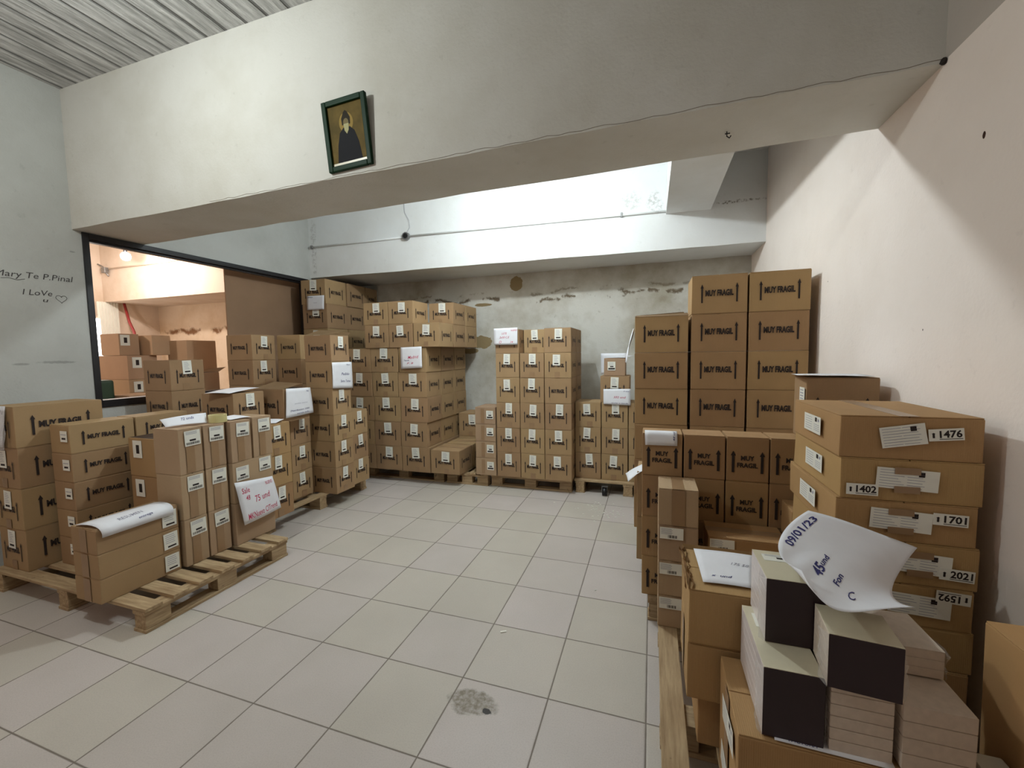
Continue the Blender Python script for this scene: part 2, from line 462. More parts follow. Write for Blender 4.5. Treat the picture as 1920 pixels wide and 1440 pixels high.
# ------------------------------------------------------------------ cartons
FACE = {'S': lambda w, d, h: (Matrix(((1, 0, 0), (0, 0, -1), (0, 1, 0))), Vector((0, -d / 2, h / 2)), w),
        'E': lambda w, d, h: (Matrix(((0, 0, 1), (1, 0, 0), (0, 1, 0))), Vector((w / 2, 0, h / 2)), d),
        'W': lambda w, d, h: (Matrix(((0, 0, -1), (-1, 0, 0), (0, 1, 0))), Vector((-w / 2, 0, h / 2)), d)}
def face_matrix(face, w, d, h):
    r, t, fw = FACE[face](w, d, h)
    m = r.to_4x4(); m.translation = t
    return m, fw

_mc = {}
def cached(key, build, mats):
    if key not in _mc:
        bm = bmesh.new(); build(bm)
        bmesh.ops.recalc_face_normals  # geometry below is built facing outwards
        me = bm_mesh(bm, key[0])
        for m in mats: me.materials.append(m)
        _mc[key] = me
    return _mc[key]

def part(name, key, build, mats, parent, m, du=0, dv=0, rot=0, label=None):
    me = cached((name,) + key, build, mats)
    o = bpy.data.objects.new(name, me); COL.objects.link(o); o.parent = parent
    o.matrix_local = m @ Matrix.Translation((du, dv, 0)) @ Matrix.Rotation(rot, 4, 'Z')
    if label: o['label'] = label
    return o

def deco(root, w, d, h, face, kind, rnd):
    m, fw = face_matrix(face, w, d, h)
    q = lambda v: round(v, 2)
    if kind in ('lab', 'small', 'nolab'):
        def pr_(bm):
            put_text(bm, 'MUY FRAGIL', 0, -h * .01, fw * .48, h * .145, .0022, bold=.045)
            for s in (-1, 1): arrow(bm, s * fw * .31, -h * .26, h * .19, fw * .027, .0022)
        part('printed_marking', ('lab', q(fw), q(h)), pr_, [M_ink], root, m)
        if kind == 'lab':
            lw, lh = fw * .27, h * .43
            def lb(bm):
                add_box(bm, -lw / 2, lw / 2, -lh / 2, lh / 2, .0025, .0034)
                rect(bm, -lw * .3, lw * .3, -lh * .38, -lh * .27, .0038, 1)
                for k in range(6): rect(bm, -lw * .32, lw * (.1 + .07 * (k % 3)), lh * (.35 - .1 * k), lh * (.375 - .1 * k), .0038, 2)
            part('paper_label', ('lab', q(fw), q(h)), lb, [M_label, M_ink, M_greyink], root, m,
                 rnd.uniform(-.06, .06) * fw, h * .24 + rnd.uniform(-.03, .03) * h, rnd.uniform(-.06, .06))
            if rnd.random() < .6:
                def tp(bm): add_box(bm, -.028, .028, -.03, .03, .0015, .0022)
                part('tape', ('tab',), tp, [M_tape], root, m, rnd.uniform(-.02, .02), -h / 2 + .032)
    elif kind == 'big':
        def pr_(bm):
            put_text(bm, 'MUY FRAGIL', 0, h * .03, fw * .50, h * .165, .0022, bold=.045)
            for s in (-1, 1): arrow(bm, s * fw * .31, -h * .22, h * .27, fw * .028, .0022)
        part('printed_marking', ('big', q(fw), q(h)), pr_, [M_ink], root, m, 0, 0)
    elif kind == 'two':
        def pr_(bm):
            put_text(bm, 'MUY', 0, h * .03, fw * .31, h * .11, .0022, bold=.03)
            put_text(bm, 'FRAGIL', 0, -h * .13, fw * .48, h * .11, .0022, bold=.03)
            for s in (-1, 1): arrow(bm, s * fw * .335, -h * .30, h * .19, fw * .06, .0022)
        part('printed_marking', ('two', q(fw), q(h)), pr_, [M_ink], root, m, 0, 0)
    elif kind == 'arrow':
        def pr_(bm): arrow(bm, fw * .28, -h * .28, h * .26, .012, .0022)
        part('printed_marking', ('arrow', q(fw), q(h)), pr_, [M_ink], root, m)
    elif kind == 'ship':
        lw, lh = .098, .098
        def lb(bm):
            add_box(bm, -lw / 2, lw / 2, -lh / 2, lh / 2, .0025, .0034)
            for k in range(3): rect(bm, -lw * .42, lw * .3, lh * (.40 - .07 * k), lh * (.425 - .07 * k), .0038, 2)
            rect(bm, -lw * .2, lw * .2, -lh * .2, -lh * .08, .0038, 1)
            x = -lw * .42
            while x < lw * .42:
                ww = rnd.choice((.0015, .003, .0045)); rect(bm, x, x + ww, -lh * .42, -lh * .26, .0038, 1); x += ww + .0018
        part('paper_label', ('ship',), lb, [M_label, M_ink, M_greyink], root, m, fw * .08, h * .28, rnd.uniform(-.04, .04))
        def tp(bm): add_box(bm, -.026, .026, -h * .5 + .006, h * .12, .0012, .0018)
        part('tape', ('ship', q(h)), tp, [M_tape], root, m, -.005, 0)
    elif kind == 'shipr':
        def lb(bm):
            add_box(bm, -.04, .04, -.05, .05, .0025, .0034)
            for k in range(5): rect(bm, -.03, .02 + .003 * (k % 3), .036 - .012 * k, .039 - .012 * k, .0038, 2)
            rect(bm, -.02, .028, -.04, -.03, .0038, 1)
        part('paper_label', ('shipr',), lb, [M_label, M_ink, M_greyink], root, m, fw / 2 - .055, 0, rnd.uniform(-.03, .03))
    elif kind == 'wlab':
        lw = .105
        def lb(bm):
            add_box(bm, -lw / 2, lw / 2, -.028, .028, .0025, .0034)
            for k in range(5): rect(bm, -lw * .45, lw * (.0 + .04 * (k % 2)), .02 - .006 * k, .022 - .006 * k, .0038, 2)
            for k in range(9): rect(bm, -.016 + k * .0045, -.016 + k * .0045 + (.0015 + .001 * (k % 3)), -.022, -.008, .0038, 1)
        part('paper_label', ('wlab',), lb, [M_label, M_ink, M_greyink], root, m, -fw * .5 + lw * .5 + .008, h * .5 - .036, rnd.uniform(-.03, .03))
    elif kind == 'tape':
        def tp(bm): add_box(bm, -.03, .03, -h * .5 + .004, h * .5 - .004, .0012, .0018)
        part('tape', ('v', q(h)), tp, [M_tape], root, m)
    elif kind == 'sticker':
        def lb(bm):
            add_box(bm, -.045, .045, -.06, .06, .0025, .0034)
            rect(bm, -.012, .02, -.03, .03, .0038, 1)
        part('paper_label', ('sticker',), lb, [M_label, M_ink], root, m, -fw * .2, h * .2)

def carton(x0, x1, y0, y1, z0, z1, faces, label, group=None, mat=None, name='cardboard_box', rz=0, jit=.002, lid='closed',
           toptape=False, cat='box', gap=.003):
    w, d, h = x1 - x0 - gap, y1 - y0 - gap, z1 - z0 - .001
    rnd = random.Random(int(x0 * 977 + y0 * 1313 + z0 * 7717) + 5)
    bm = bmesh.new()
    st = random.getstate(); random.seed(int(abs(x0 * 1e4 + z0 * 1e3 + y0 * 100)))
    top = h - .004
    add_box(bm, -w / 2, w / 2, -d / 2, d / 2, 0, top, bev=.004, jit=jit)
    if lid == 'closed':
        if w <= d:
            for s in (-1, 1): add_box(bm, min(s * .0015, s * (w / 2 - .003)), max(s * .0015, s * (w / 2 - .003)), -d / 2 + .003, d / 2 - .003, top, h, bev=.001, seg=1)
        else:
            for s in (-1, 1): add_box(bm, -w / 2 + .003, w / 2 - .003, min(s * .0015, s * (d / 2 - .003)), max(s * .0015, s * (d / 2 - .003)), top, h, bev=.001, seg=1)
    random.setstate(st)
    root = link(name, bm_mesh(bm, name), None, mat or M_box)
    root.location = ((x0 + x1) / 2, (y0 + y1) / 2, z0)
    root.rotation_euler = (0, 0, rz if rz else rnd.uniform(-.004, .004))
    tag(root, label, cat, group)
    for f, k in faces.items(): deco(root, w, d, h, f, k, rnd)
    if toptape:
        bm = bmesh.new()
        if w <= d: add_box(bm, -.027, .027, -d / 2, d / 2, h, h + .0008)
        else: add_box(bm, -w / 2, w / 2, -.027, .027, h, h + .0008)
        link('tape', bm_mesh(bm, 'tape'), root, M_tape)
    if lid == 'open':       # raised flaps and a dark sheet painting the shade inside
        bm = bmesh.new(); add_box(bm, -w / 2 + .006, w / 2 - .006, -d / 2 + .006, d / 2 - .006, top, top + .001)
        link('mouth_shade_sheet', bm_mesh(bm, 'mouth_shade_sheet'), root, M_mouth_shade)
    return root

def flap(root, pts, mat=None):
    """a raised carton flap given by its four corners in the root's local frame"""
    bm = bmesh.new()
    f = add_poly(bm, [Vector(p) for p in pts])
    bmesh.ops.solidify(bm, geom=[f], thickness=.004)
    bmesh.ops.recalc_face_normals(bm, faces=bm.faces)
    return link('flap', bm_mesh(bm, 'flap'), root, mat or M_box)

ORD = ['bottom', 'second', 'third', 'fourth', 'fifth', 'sixth', 'seventh', 'eighth']
def ordn(k, n): return 'topmost' if k == n - 1 else ('lowest' if k == 0 else ORD[k] + ' from floor')

def stack(x0, x1, y0, y1, zs, faces, what, where, group, special=None, skip=(), **kw):
    """one column of cartons; zs = list of levels; each carton gets its own label"""
    out = []
    n = len(zs) - 1
    for k in range(n):
        if k in skip: continue
        kk = dict(kw); lab = '%s, %s in %s' % (what, ordn(k, n), where)
        fc = dict(faces)
        if special and k in special:
            sp = special[k]
            lab = sp.get('label', lab); fc.update(sp.get('faces', {}))
            for a in ('lid', 'toptape', 'mat'):
                if a in sp: kk[a] = sp[a]
        dx = sp.get('dx', 0) if special and k in special else 0
        dy = sp.get('dy', 0) if special and k in special else 0
        out.append(carton(x0 + dx, x1 + dx, y0 + dy, y1 + dy, zs[k], zs[k + 1], fc, lab, group, **kk))
    return out

# ------------------------------------------------------------------ pallets
def pallet(x0, x1, y0, y1, label, along='x', h=.14, boards=7, ov=0):
    """deck boards run along `along`; three bearers across them with blocks, bottom boards"""
    root = bpy.data.objects.new('wooden_pallet', None); COL.objects.link(root)
    root.location = ((x0 + x1) / 2, (y0 + y1) / 2, 0)
    tag(root, label, 'pallet', 'wooden pallets under the cartons')
    w, d = (x1 - x0), (y1 - y0)
    sw = along == 'y'
    A, B = (d, w) if sw else (w, d)      # A along deck boards, B across
    def put(name, a0, a1, b0, b1, z0, z1):
        bm = bmesh.new()
        if sw: add_box(bm, b0, b1, a0, a1, z0, z1, bev=.003, jit=.002)
        else: add_box(bm, a0, a1, b0, b1, z0, z1, bev=.003, jit=.002)
        link(name, bm_mesh(bm, name), root, M_wood_y if sw == (name == 'deck_board') else M_wood)
    bw = .088 if boards <= 7 else .08
    for k in range(boards):
        c = -B / 2 + bw / 2 + (B - bw) * k / (boards - 1)
        put('deck_board', -A / 2, A / 2, c - bw / 2, c + bw / 2, h - .02, h)
    for s in (-1, 0, 1):
        c = s * (A / 2 - .06)
        put('bearer', c - .05, c + .05, -B / 2, B / 2, h - .042, h - .0205)
        for t in (-1, 0, 1):
            e = t * (B / 2 - .07)
            put('block', c - .045, c + .045, e - .065, e + .065, .0185, h - .0425)
        put('bottom_board', c - .05, c + .05, -B / 2, B / 2, 0, .018)
    return root
pallet(-4.04, -2.555, .165, 1.10, 'wooden pallet nearest the left wall, open slats facing the aisle', 'x')
pallet(-4.25, -3.02, 1.30, 2.62, 'wooden pallet under the tall carton stacks along the left wall', 'y', boards=8)
pallet(-3.36, -2.27, 3.02, 4.02, 'wooden pallet under left half of the big back wall stack', 'y')
pallet(-2.24, -1.72, 3.02, 4.02, 'wooden pallet under the carton that juts forward at the back', 'y', boards=4)
pallet(-1.70, -.78, 3.06, 4.02, 'wooden pallet under the middle six-high stack at the back wall', 'y')
pallet(-.76, .34, 3.1, 4.02, 'wooden pallet under the low three-high stack at the back', 'x')
pallet(.05, 1.03, -.28, .98, 'wooden pallet in the right foreground, wide worn edge board', 'y', boards=6)
pallet(.0, 1.03, 1.07, 2.36, 'wooden pallet beneath the large MUY FRAGIL cartons by right wall', 'y')
Z0 = .141

# ------------------------------------------------------------------ group A: big stack at the left of the back wall
GA = 'cartons of the big stack at the left of the back wall'
ZA = [Z0, .43, .717, 1.004, 1.29, 1.572, 1.84, 2.095]
YA = 2.89; DA = .345
rows = [[-3.45, -3.09, -2.735, -2.37], [-3.45, -3.10, -2.74, -2.39], [-3.45, -3.09, -2.73, -2.375], [-3.45, -3.105, -2.755, -2.38],
        [-3.47, -3.115, -2.74, -2.372], [-3.178, -2.85, -2.53, -2.2], [-3.182, -2.85, -2.523]]
COLN = ['far left', 'left of centre', 'right of centre', 'right end']
for r, xs in enumerate(rows):
    nc = len(xs) - 1
    for c in range(nc):
        nm = (['left', 'middle', 'right'] if nc == 3 else ['left', 'right'])[c]
        lab = 'brown carton, %s row, %s of front layer, left-hand back wall stack' % (('bottom', 'second', 'third', 'fourth', 'fifth', 'sixth', 'top')[r], nm)
        fc = {'S': 'lab'}
        if c == nc - 1: fc['E'] = 'small'
        mat = M_box
        if r == 4 and c == 2: fc = {'S': 'nolab', 'E': 'small'}; lab = 'brown carton behind white handwritten sheets, left-hand back wall stack'
        y0 = YA if r < 5 else YA - .01
        o = carton(xs[c], xs[c + 1], y0, y0 + DA, ZA[r], ZA[r + 1], fc, lab, GA, jit=.004)
# deeper cartons whose printed sides face right
for r in range(7):
    xr = [-2.37, -2.39, -2.375, -2.38, -2.372, -2.2, -2.2][r]
    w = .35 if r < 5 else .325
    deep = 2 if r > 0 else 2
    for k in range(1, deep + 1):
        y0 = YA + DA * k + .003 * k
        if r == 6 and k == 1: y0 += .0
        lab = 'brown carton, %s row, %s layer deep, left-hand back wall stack' % (('bottom', 'second', 'third', 'fourth', 'fifth', 'sixth', 'top')[r], ['second', 'third'][k - 1])
        if r == 1 and k == 2: y0 += 0
        fc = {'E': 'small'}
        if r == 6 and k == 1: fc['S'] = 'lab'; lab = 'brown labelled carton set back at right end of top row'
        carton(xr - w, xr, y0, y0 + DA, ZA[r], ZA[r + 1], fc, lab, GA, jit=.004)
# the jutting carton at the foot and the one behind it
carton(-2.365, -2.005, 2.90, 3.26, Z0, .41, {'S': 'lab', 'E': 'small'}, 'brown carton jutting forward at foot of left-hand back wall stack', GA, toptape=True)
carton(-2.36, -2.0, 3.265, 3.62, Z0, .41, {'E': 'small'}, 'brown carton directly behind the jutting one, taped flat top', GA, toptape=True)
carton(-2.36, -1.99, 3.63, 3.98, Z0, .43, {}, 'brown carton on the pallet under the lone labelled carton', GA)
carton(-2.36, -2.0, 3.64, 3.98, .431, .73, {'S': 'lab'}, 'lone brown labelled carton between the two back wall stacks', GA)

# ------------------------------------------------------------------ middle six-high stack
GM = 'cartons of the middle stack at the back wall'
zs = [Z0, .416, .683, .958, 1.226, 1.486, 1.74]
xm = [-1.59, -1.318, -1.05, -.762]
YM = 2.985; DM = .32
for c in range(3):
    for r in range(6):
        dx = 0; fc = {'S': 'lab'}
        if c == 1 and r == 4: dx = .0
        if r == 3 and c == 2: fc = {'S': 'nolab'}
        if c == 2: fc['E'] = 'small'
        if r == 4 and c == 1: fc['E'] = 'small'
        y0 = YM + (.0 if not (c == 1 and r == 5) else .16)
        if r == 5 and c == 0: fc = {'S': 'nolab', 'E': 'small'}
        lab = 'brown carton, %s row, %s column of the middle back wall stack' % (('bottom', 'second', 'third', 'fourth', 'fifth', 'top')[r], ['left', 'centre', 'right'][c])
        if r == 5 and c == 0: lab = 'brown carton with handwritten white sheet atop the middle back stack'
        ex = 0
        carton(xm[c] - ex, xm[c + 1] - ex, y0, y0 + DM, zs[r], zs[r + 1], fc, lab, GM, jit=.004)
for r in range(6):
    carton(xm[2], xm[3], YM + DM + .004, YM + 2 * DM, zs[r], zs[r + 1], {'E': 'small'},
           'brown carton, %s row, rear layer of the middle back wall stack' % ('bottom', 'second', 'third', 'fourth', 'fifth', 'top')[r], GM, jit=.003)
for k, nm in enumerate(('lowest', 'second', 'third', 'topmost')):
    za = [Z0, .335, .52, .712, .90]
    o = carton(-1.845, -1.6, YM, YM + .32, za[k], za[k + 1], {}, 'flat narrow carton with barcode sticker, %s at left of middle stack' % nm, GM, mat=M_box_plain)
    m, fw = face_matrix('S', .243, .318, za[k + 1] - za[k])
    def lb(bm):
        add_box(bm, -.04, .04, -.045, .045, .0025, .0034)
        for q_ in range(3): rect(bm, -.028, .02, .03 - .012 * q_, .033 - .012 * q_, .0038, 2)
        rect(bm, -.015, .02, -.012, .0, .0038, 1); rect(bm, -.032, .034, -.036, -.02, .0038, 1)
    part('paper_label', ('sq',), lb, [M_label, M_ink, M_greyink], o, m, .055, .012)
    def tp(bm): add_box(bm, -.02, .02, -.08, .08, .0012, .0018)
    part('tape', ('sq',), tp, [M_tape], o, m, -.03, 0)
# ------------------------------------------------------------------ low stack to the right of it
GN = 'cartons of the low three-high stack at the back wall'
zn = [Z0, .42, .695, .96]
for c, (a, b_) in enumerate(((-.76, -.486), (-.484, -.212), (-.21, .07))):
    for r in range(3):
        nm = ('left', 'centre', 'right')[c]
        carton(a, b_, 3.16, 3.48, zn[r], zn[r + 1], {'S': 'lab'},
               'brown carton, %s row, %s column of low stack beside large cartons' % (('bottom', 'second', 'top')[r], nm), GN, jit=.003)
carton(-.50, -.2, 3.18, 3.48, .961, 1.235, {'S': 'lab'}, 'brown carton carrying a taped white sheet atop the low stack', GN)
carton(-.465, -.245, 3.22, 3.46, 1.236, 1.42, {}, 'small brown carton with barcode sticker, highest on the low stack', GN, mat=M_box_plain)
o = bpy.data.objects['cardboard_box' if False else [x.name for x in bpy.data.objects if x.get('label', '').startswith('small brown carton with barcode')][0]]
m, fw = face_matrix('S', .218, .238, .183)
part('paper_label', ('sq',), None, None, o, m, -.03, .01)

# caster wheel standing under that pallet
root = bpy.data.objects.new('caster_wheel', None); COL.objects.link(root); root.location = (-.44, 3.075, 0)
tag(root, 'black caster wheel on steel bracket under the low stack pallet', 'wheel')
bm = bmesh.new(); add_tube(bm, [(-.022, 0, .043), (.022, 0, .043)], .042, 22); link('tyre', bm_mesh(bm, 'tyre'), root, M_black)
bm = bmesh.new()
for sx in (-1, 1): add_box(bm, sx * .027 - .002, sx * .027 + .002, -.012, .012, .04, .094)
add_box(bm, -.03, .03, -.02, .02, .094, .0975); link('bracket', bm_mesh(bm, 'bracket'), root, M_steel)

# ------------------------------------------------------------------ group Z: tall stack in the back left corner
GZ = 'cartons stacked in the back left corner'
hz = (2.45 - Z0) / 8
for k in range(4):
    y0 = 3.02 + [0, .385, .77, 1.0][k] if k < 3 else 0
    if k == 3: break
    y1 = y0 + .375 if k < 2 else min(y0 + .29, 4.06)
    for r in range(8):
        if k > 0 and r < 2: pass
        fc = {'E': 'small'}
        if k == 0: fc['S'] = 'lab'
        lab = 'brown carton, %s, %s layer of the corner stack by the dark frame' % (('lowest', 'second up', 'third up', 'fourth up', 'fifth up', 'sixth up', 'seventh up', 'topmost')[r], ('front', 'middle', 'rear')[k])
        jj = random.Random(r * 7 + k).uniform(-.012, .012)
        if r < 3: jj = 0
        carton(-4.215 + jj, -3.83 + jj, y0, y1, Z0 - .141 + r * (2.45 / 8), (r + 1) * (2.45 / 8), fc, lab, GZ, jit=.003)

# ------------------------------------------------------------------ left wall pallet 2
GL = 'cartons stacked along the left wall'
def tower(x0, x1, y0, y1, z0, h, n, faces, where, special=None, **kw):
    return stack(x0, x1, y0, y1, [z0 + h * k for k in range(n + 1)], faces, kw.pop('what', 'brown labelled carton'), where, GL, special, **kw)
sp = {5: dict(lid='open', label='brown carton with its top flaps open, crowning the six-high tower')}
t = tower(-3.2, -2.88, 1.99, 2.25, Z0, .2585, 6, {'E': 'lab', 'S': 'nolab'}, 'six-high tower nearest the back stack', sp, jit=.004)
r_ = t[5]
flap(r_, [(-.155, -.125, .256), (.155, -.125, .256), (.19, .04, .300), (-.12, .04, .315)])
flap(r_, [(-.155, .125, .256), (.155, .125, .256), (.15, .18, .29), (-.15, .18, .29)])
tower(-3.2, -2.92, 2.28, 2.54, Z0, .2585, 3, {'E': 'lab'}, 'short column tucked behind the six-high tower')
tower(-3.50, -3.16, 1.74, 1.985, Z0, .2555, 3, {'E': 'lab', 'S': 'nolab'}, 'column under the carton with hanging lists')
o = carton(-3.40, -3.05, 1.58, 1.87, .909, 1.205, {'S': 'nolab'}, 'brown carton with white lists hanging from its open lid', GL, lid='open')
flap(o, [(-.17, -.14, .292), (.17, -.14, .292), (.19, .06, .33), (-.14, .06, .345)])
tower(-3.2, -2.94, 1.27, 1.535, Z0, .2635, 3, {'E': 'lab'}, 'aisle column touching the plain tall boxes', mat=M_box_warm)
tower(-3.57, -3.21, 1.24, 1.53, Z0, .2625, 4, {'E': 'lab', 'S': 'nolab'}, 'column topped by loose white sheets')
tower(-4.22, -3.88, 1.21, 1.50, Z0, .2665, 5, {'E': 'lab', 'S': 'nolab'}, 'column below the left end of the opening', {3: dict(faces={'E': 'nolab'})})
tower(-4.24, -3.885, 2.0, 2.285, Z0, .2635, 6, {'E': 'lab', 'S': 'nolab'}, 'column standing against the opening sill, halfway along')
tower(-3.88, -3.555, 2.3, 2.62, Z0, .2635, 6, {'S': 'nolab'}, 'column between the sill column and six-high tower')

# ------------------------------------------------------------------ left pallet 1
GP = 'plain tall boxes on the left pallet'
zo = [Z0, .447, .74, 1.035]
for r in range(3):
    rn = ('bottom', 'middle', 'top')[r]
    for c, (a, b_) in enumerate(((.55, .703), (.708, .862))):
        carton(-3.05, -2.81, a, b_, zo[r], zo[r + 1], {'E': 'ship'}, 'tall narrow carton with barcode label, %s row, %s' % (rn, ('nearest the long flat cartons', 'second from the long flat cartons')[c]),
               GP, mat=M_box_plain, jit=.004, toptape=False)
carton(-3.03, -2.78, .872, 1.035, zo[2], zo[3], {'E': 'ship'}, 'tall narrow carton with barcode label, top row, third from camera', GP, mat=M_box_plain, jit=.004)
carton(-3.03, -2.78, 1.045, 1.21, zo[2], zo[3] + .005, {'E': 'ship'}, 'tall narrow carton with barcode label, top row, farthest', GP, mat=M_box_plain, jit=.004)
o = carton(-3.03, -2.78, .872, 1.20, zo[1], zo[2], {}, 'wide plain carton with two barcode labels, middle row', GP, mat=M_box_plain)
m, fw = face_matrix('E', .248, .326, .293)
part('paper_label', ('ship',), None, None, o, m, -.09, .06); part('paper_label', ('ship',), None, None, o, m, .095, .085)
carton(-3.03, -2.78, .872, 1.20, zo[0], zo[1], {}, 'wide plain carton half covered by large handwritten sheet', GP, mat=M_box_plain)
# the three long flat ones in front
for k in range(3):
    z = [Z0, .28, .42, .562]
    carton(-3.06, -2.835, .12, .54, z[k], z[k + 1], {'E': 'shipr', 'S': 'tape'}, 'long flat brown carton, %s of three at the pallet corner' % ('lowest', 'middle', 'topmost')[k],
           'long flat cartons at the pallet corner', jit=.003)
GR = 'four-high column at the left edge of the photo'
z = [Z0, .411, .677, .938, 1.20]
for k in range(4):
    carton(-4.03, -3.735, .21, .66, z[k], z[k + 1], {'S': 'lab', 'E': 'big'}, 'large brown carton, %s in the leftmost column' % ('lowest', 'second up', 'third up', 'topmost')[k], GR, jit=.004)
GF = 'low flat cartons with blue arrows on the left pallet'
for k in range(5):
    z0 = Z0 + .186 * k
    nm = ('lowest', 'second up', 'middle', 'fourth up', 'topmost')[k]
    carton(-3.70, -3.485, .35, .705, z0, z0 + .186, {'E': 'big'}, 'low flat MUY FRAGIL carton, %s, front of the pair-deep pile' % nm, GF, mat=M_box, jit=.003)
    carton(-3.70, -3.485, .712, 1.07, z0, z0 + .186, {'E': 'big'}, 'low flat MUY FRAGIL carton, %s, rear of the pair-deep pile' % nm, GF, mat=M_box, jit=.003)
for o in [x for x in bpy.data.objects if x.get('group') == GF and 'front of' in x.get('label', '')]:
    m, fw = face_matrix('S', .213, .353, .185)
    def lb(bm):
        add_box(bm, -.035, .035, -.035, .035, .0025, .0034)
        rect(bm, -.02, .02, -.02, -.008, .0038, 1); rect(bm, -.028, .028, .01, .014, .0038, 2)
    part('paper_label', ('tiny',), lb, [M_label, M_ink, M_greyink], o, m, .05, .02)
z = [Z0, .41, .68, .95]
for k in range(3):
    o = carton(-3.42, -3.10, .62, .94, z[k], z[k + 1], {'S': 'sticker'}, 'reddish brown carton, %s, between flat pile and tall narrow boxes' % ('lowest', 'middle', 'topmost, lid open')[k],
           'reddish brown cartons in the left pallet middle', mat=M_box_warm, lid='open' if k == 2 else 'closed')
flap(o, [(-.155, .155, .267), (.155, .155, .267), (.18, .24, .34), (-.13, .24, .34)])

# ------------------------------------------------------------------ group G: large cartons on the right
GG = 'large MUY FRAGIL cartons by the right wall'
hg = .2665
for c, (a, b_, n) in enumerate(((-.112, .262, 6), (.275, .633, 7), (.638, 1.0, 7))):
    for r in range(n):
        fc = {'S': 'big'}
        if c == 0: fc['W'] = 'nolab'
        lab = 'large MUY FRAGIL carton, %s in %s column' % (('lowest', 'second up', 'third up', 'fourth up', 'fifth up', 'topmost' if n == 6 else 'sixth up', 'topmost')[r],
               ('the shorter left', 'the middle tall', 'the wall-side tall')[c])
        dz = 0
        o = carton(a, b_, 2.0, 2.36, Z0 + hg * r, Z0 + hg * (r + 1), fc, lab, GG, mat=M_box_warm, jit=.004, lid='open' if (c == 0 and r == 5) else 'closed')
        if c == 0 and r == 5:
            flap(o, [(-.185, .175, .26), (.185, .175, .26), (.175, .16, .315), (-.185, .16, .30)])
            flap(o, [(-.185, -.178, .262), (.185, -.178, .262), (.18, -.10, .285), (-.18, -.10, .278)])
GF2 = 'square MUY FRAGIL cartons in front of the large ones'
xf = [-.037, .172, .374, .571, .772, .985]
zf = [Z0, .363, .588, .815, 1.043]
for c in range(5):
    for r in range(4):
        fc = {'S': 'two'}
        if c == 0: fc['W'] = 'small'
        lab = 'square MUY FRAGIL carton, %s row, %s' % (('bottom', 'second', 'third', 'top')[r], ('first from the aisle', 'second from the aisle', 'third from the aisle', 'fourth from the aisle', 'against the right wall')[c])
        carton(xf[c], xf[c + 1], 1.09, 1.265, zf[r], zf[r + 1], fc, lab, GF2, mat=M_box_warm, jit=.003)
carton(-.075, .2, 1.49, 1.78, Z0, .423, {'W': 'tape'}, 'brown carton on the aisle side between square and large cartons, lower', GF2, mat=M_box)
carton(-.075, .2, 1.49, 1.78, .424, .717, {'W': 'tape'}, 'brown carton on the aisle side topped by a curled sheet', GF2, mat=M_box)

# column E: four taped cartons
GE = 'taped cartons in the narrow aisle-side pile'
ze = [Z0, .30, .472, .648, .828]
for k in range(4):
    carton(.045, .228, .83, 1.045, ze[k], ze[k + 1], {'S': 'tape' if k == 3 else 'wlab'}, 'small taped carton, %s of the narrow four-high aisle pile' % ('lowest', 'second up', 'third up', 'topmost')[k],
           GE, mat=M_box_plain, toptape=True, jit=.003)
# flat taped carton T and what holds it up
carton(.27, .60, .84, 1.07, Z0, .45, {}, 'brown carton supporting the flat taped one, deep in shadow', GE, mat=M_box_kraft)
o = carton(.27, .612, .875, 1.08, .451, .60, {'S': 'wlab'}, 'flat taped carton lying behind the crumpled open carton', GE, mat=M_box_kraft, toptape=True)
carton(.62, .80, .91, 1.08, Z0, .745, {'W': 'none'}, 'tall narrow carton wedged beside the numbered flat cartons', GE, mat=M_box_kraft)

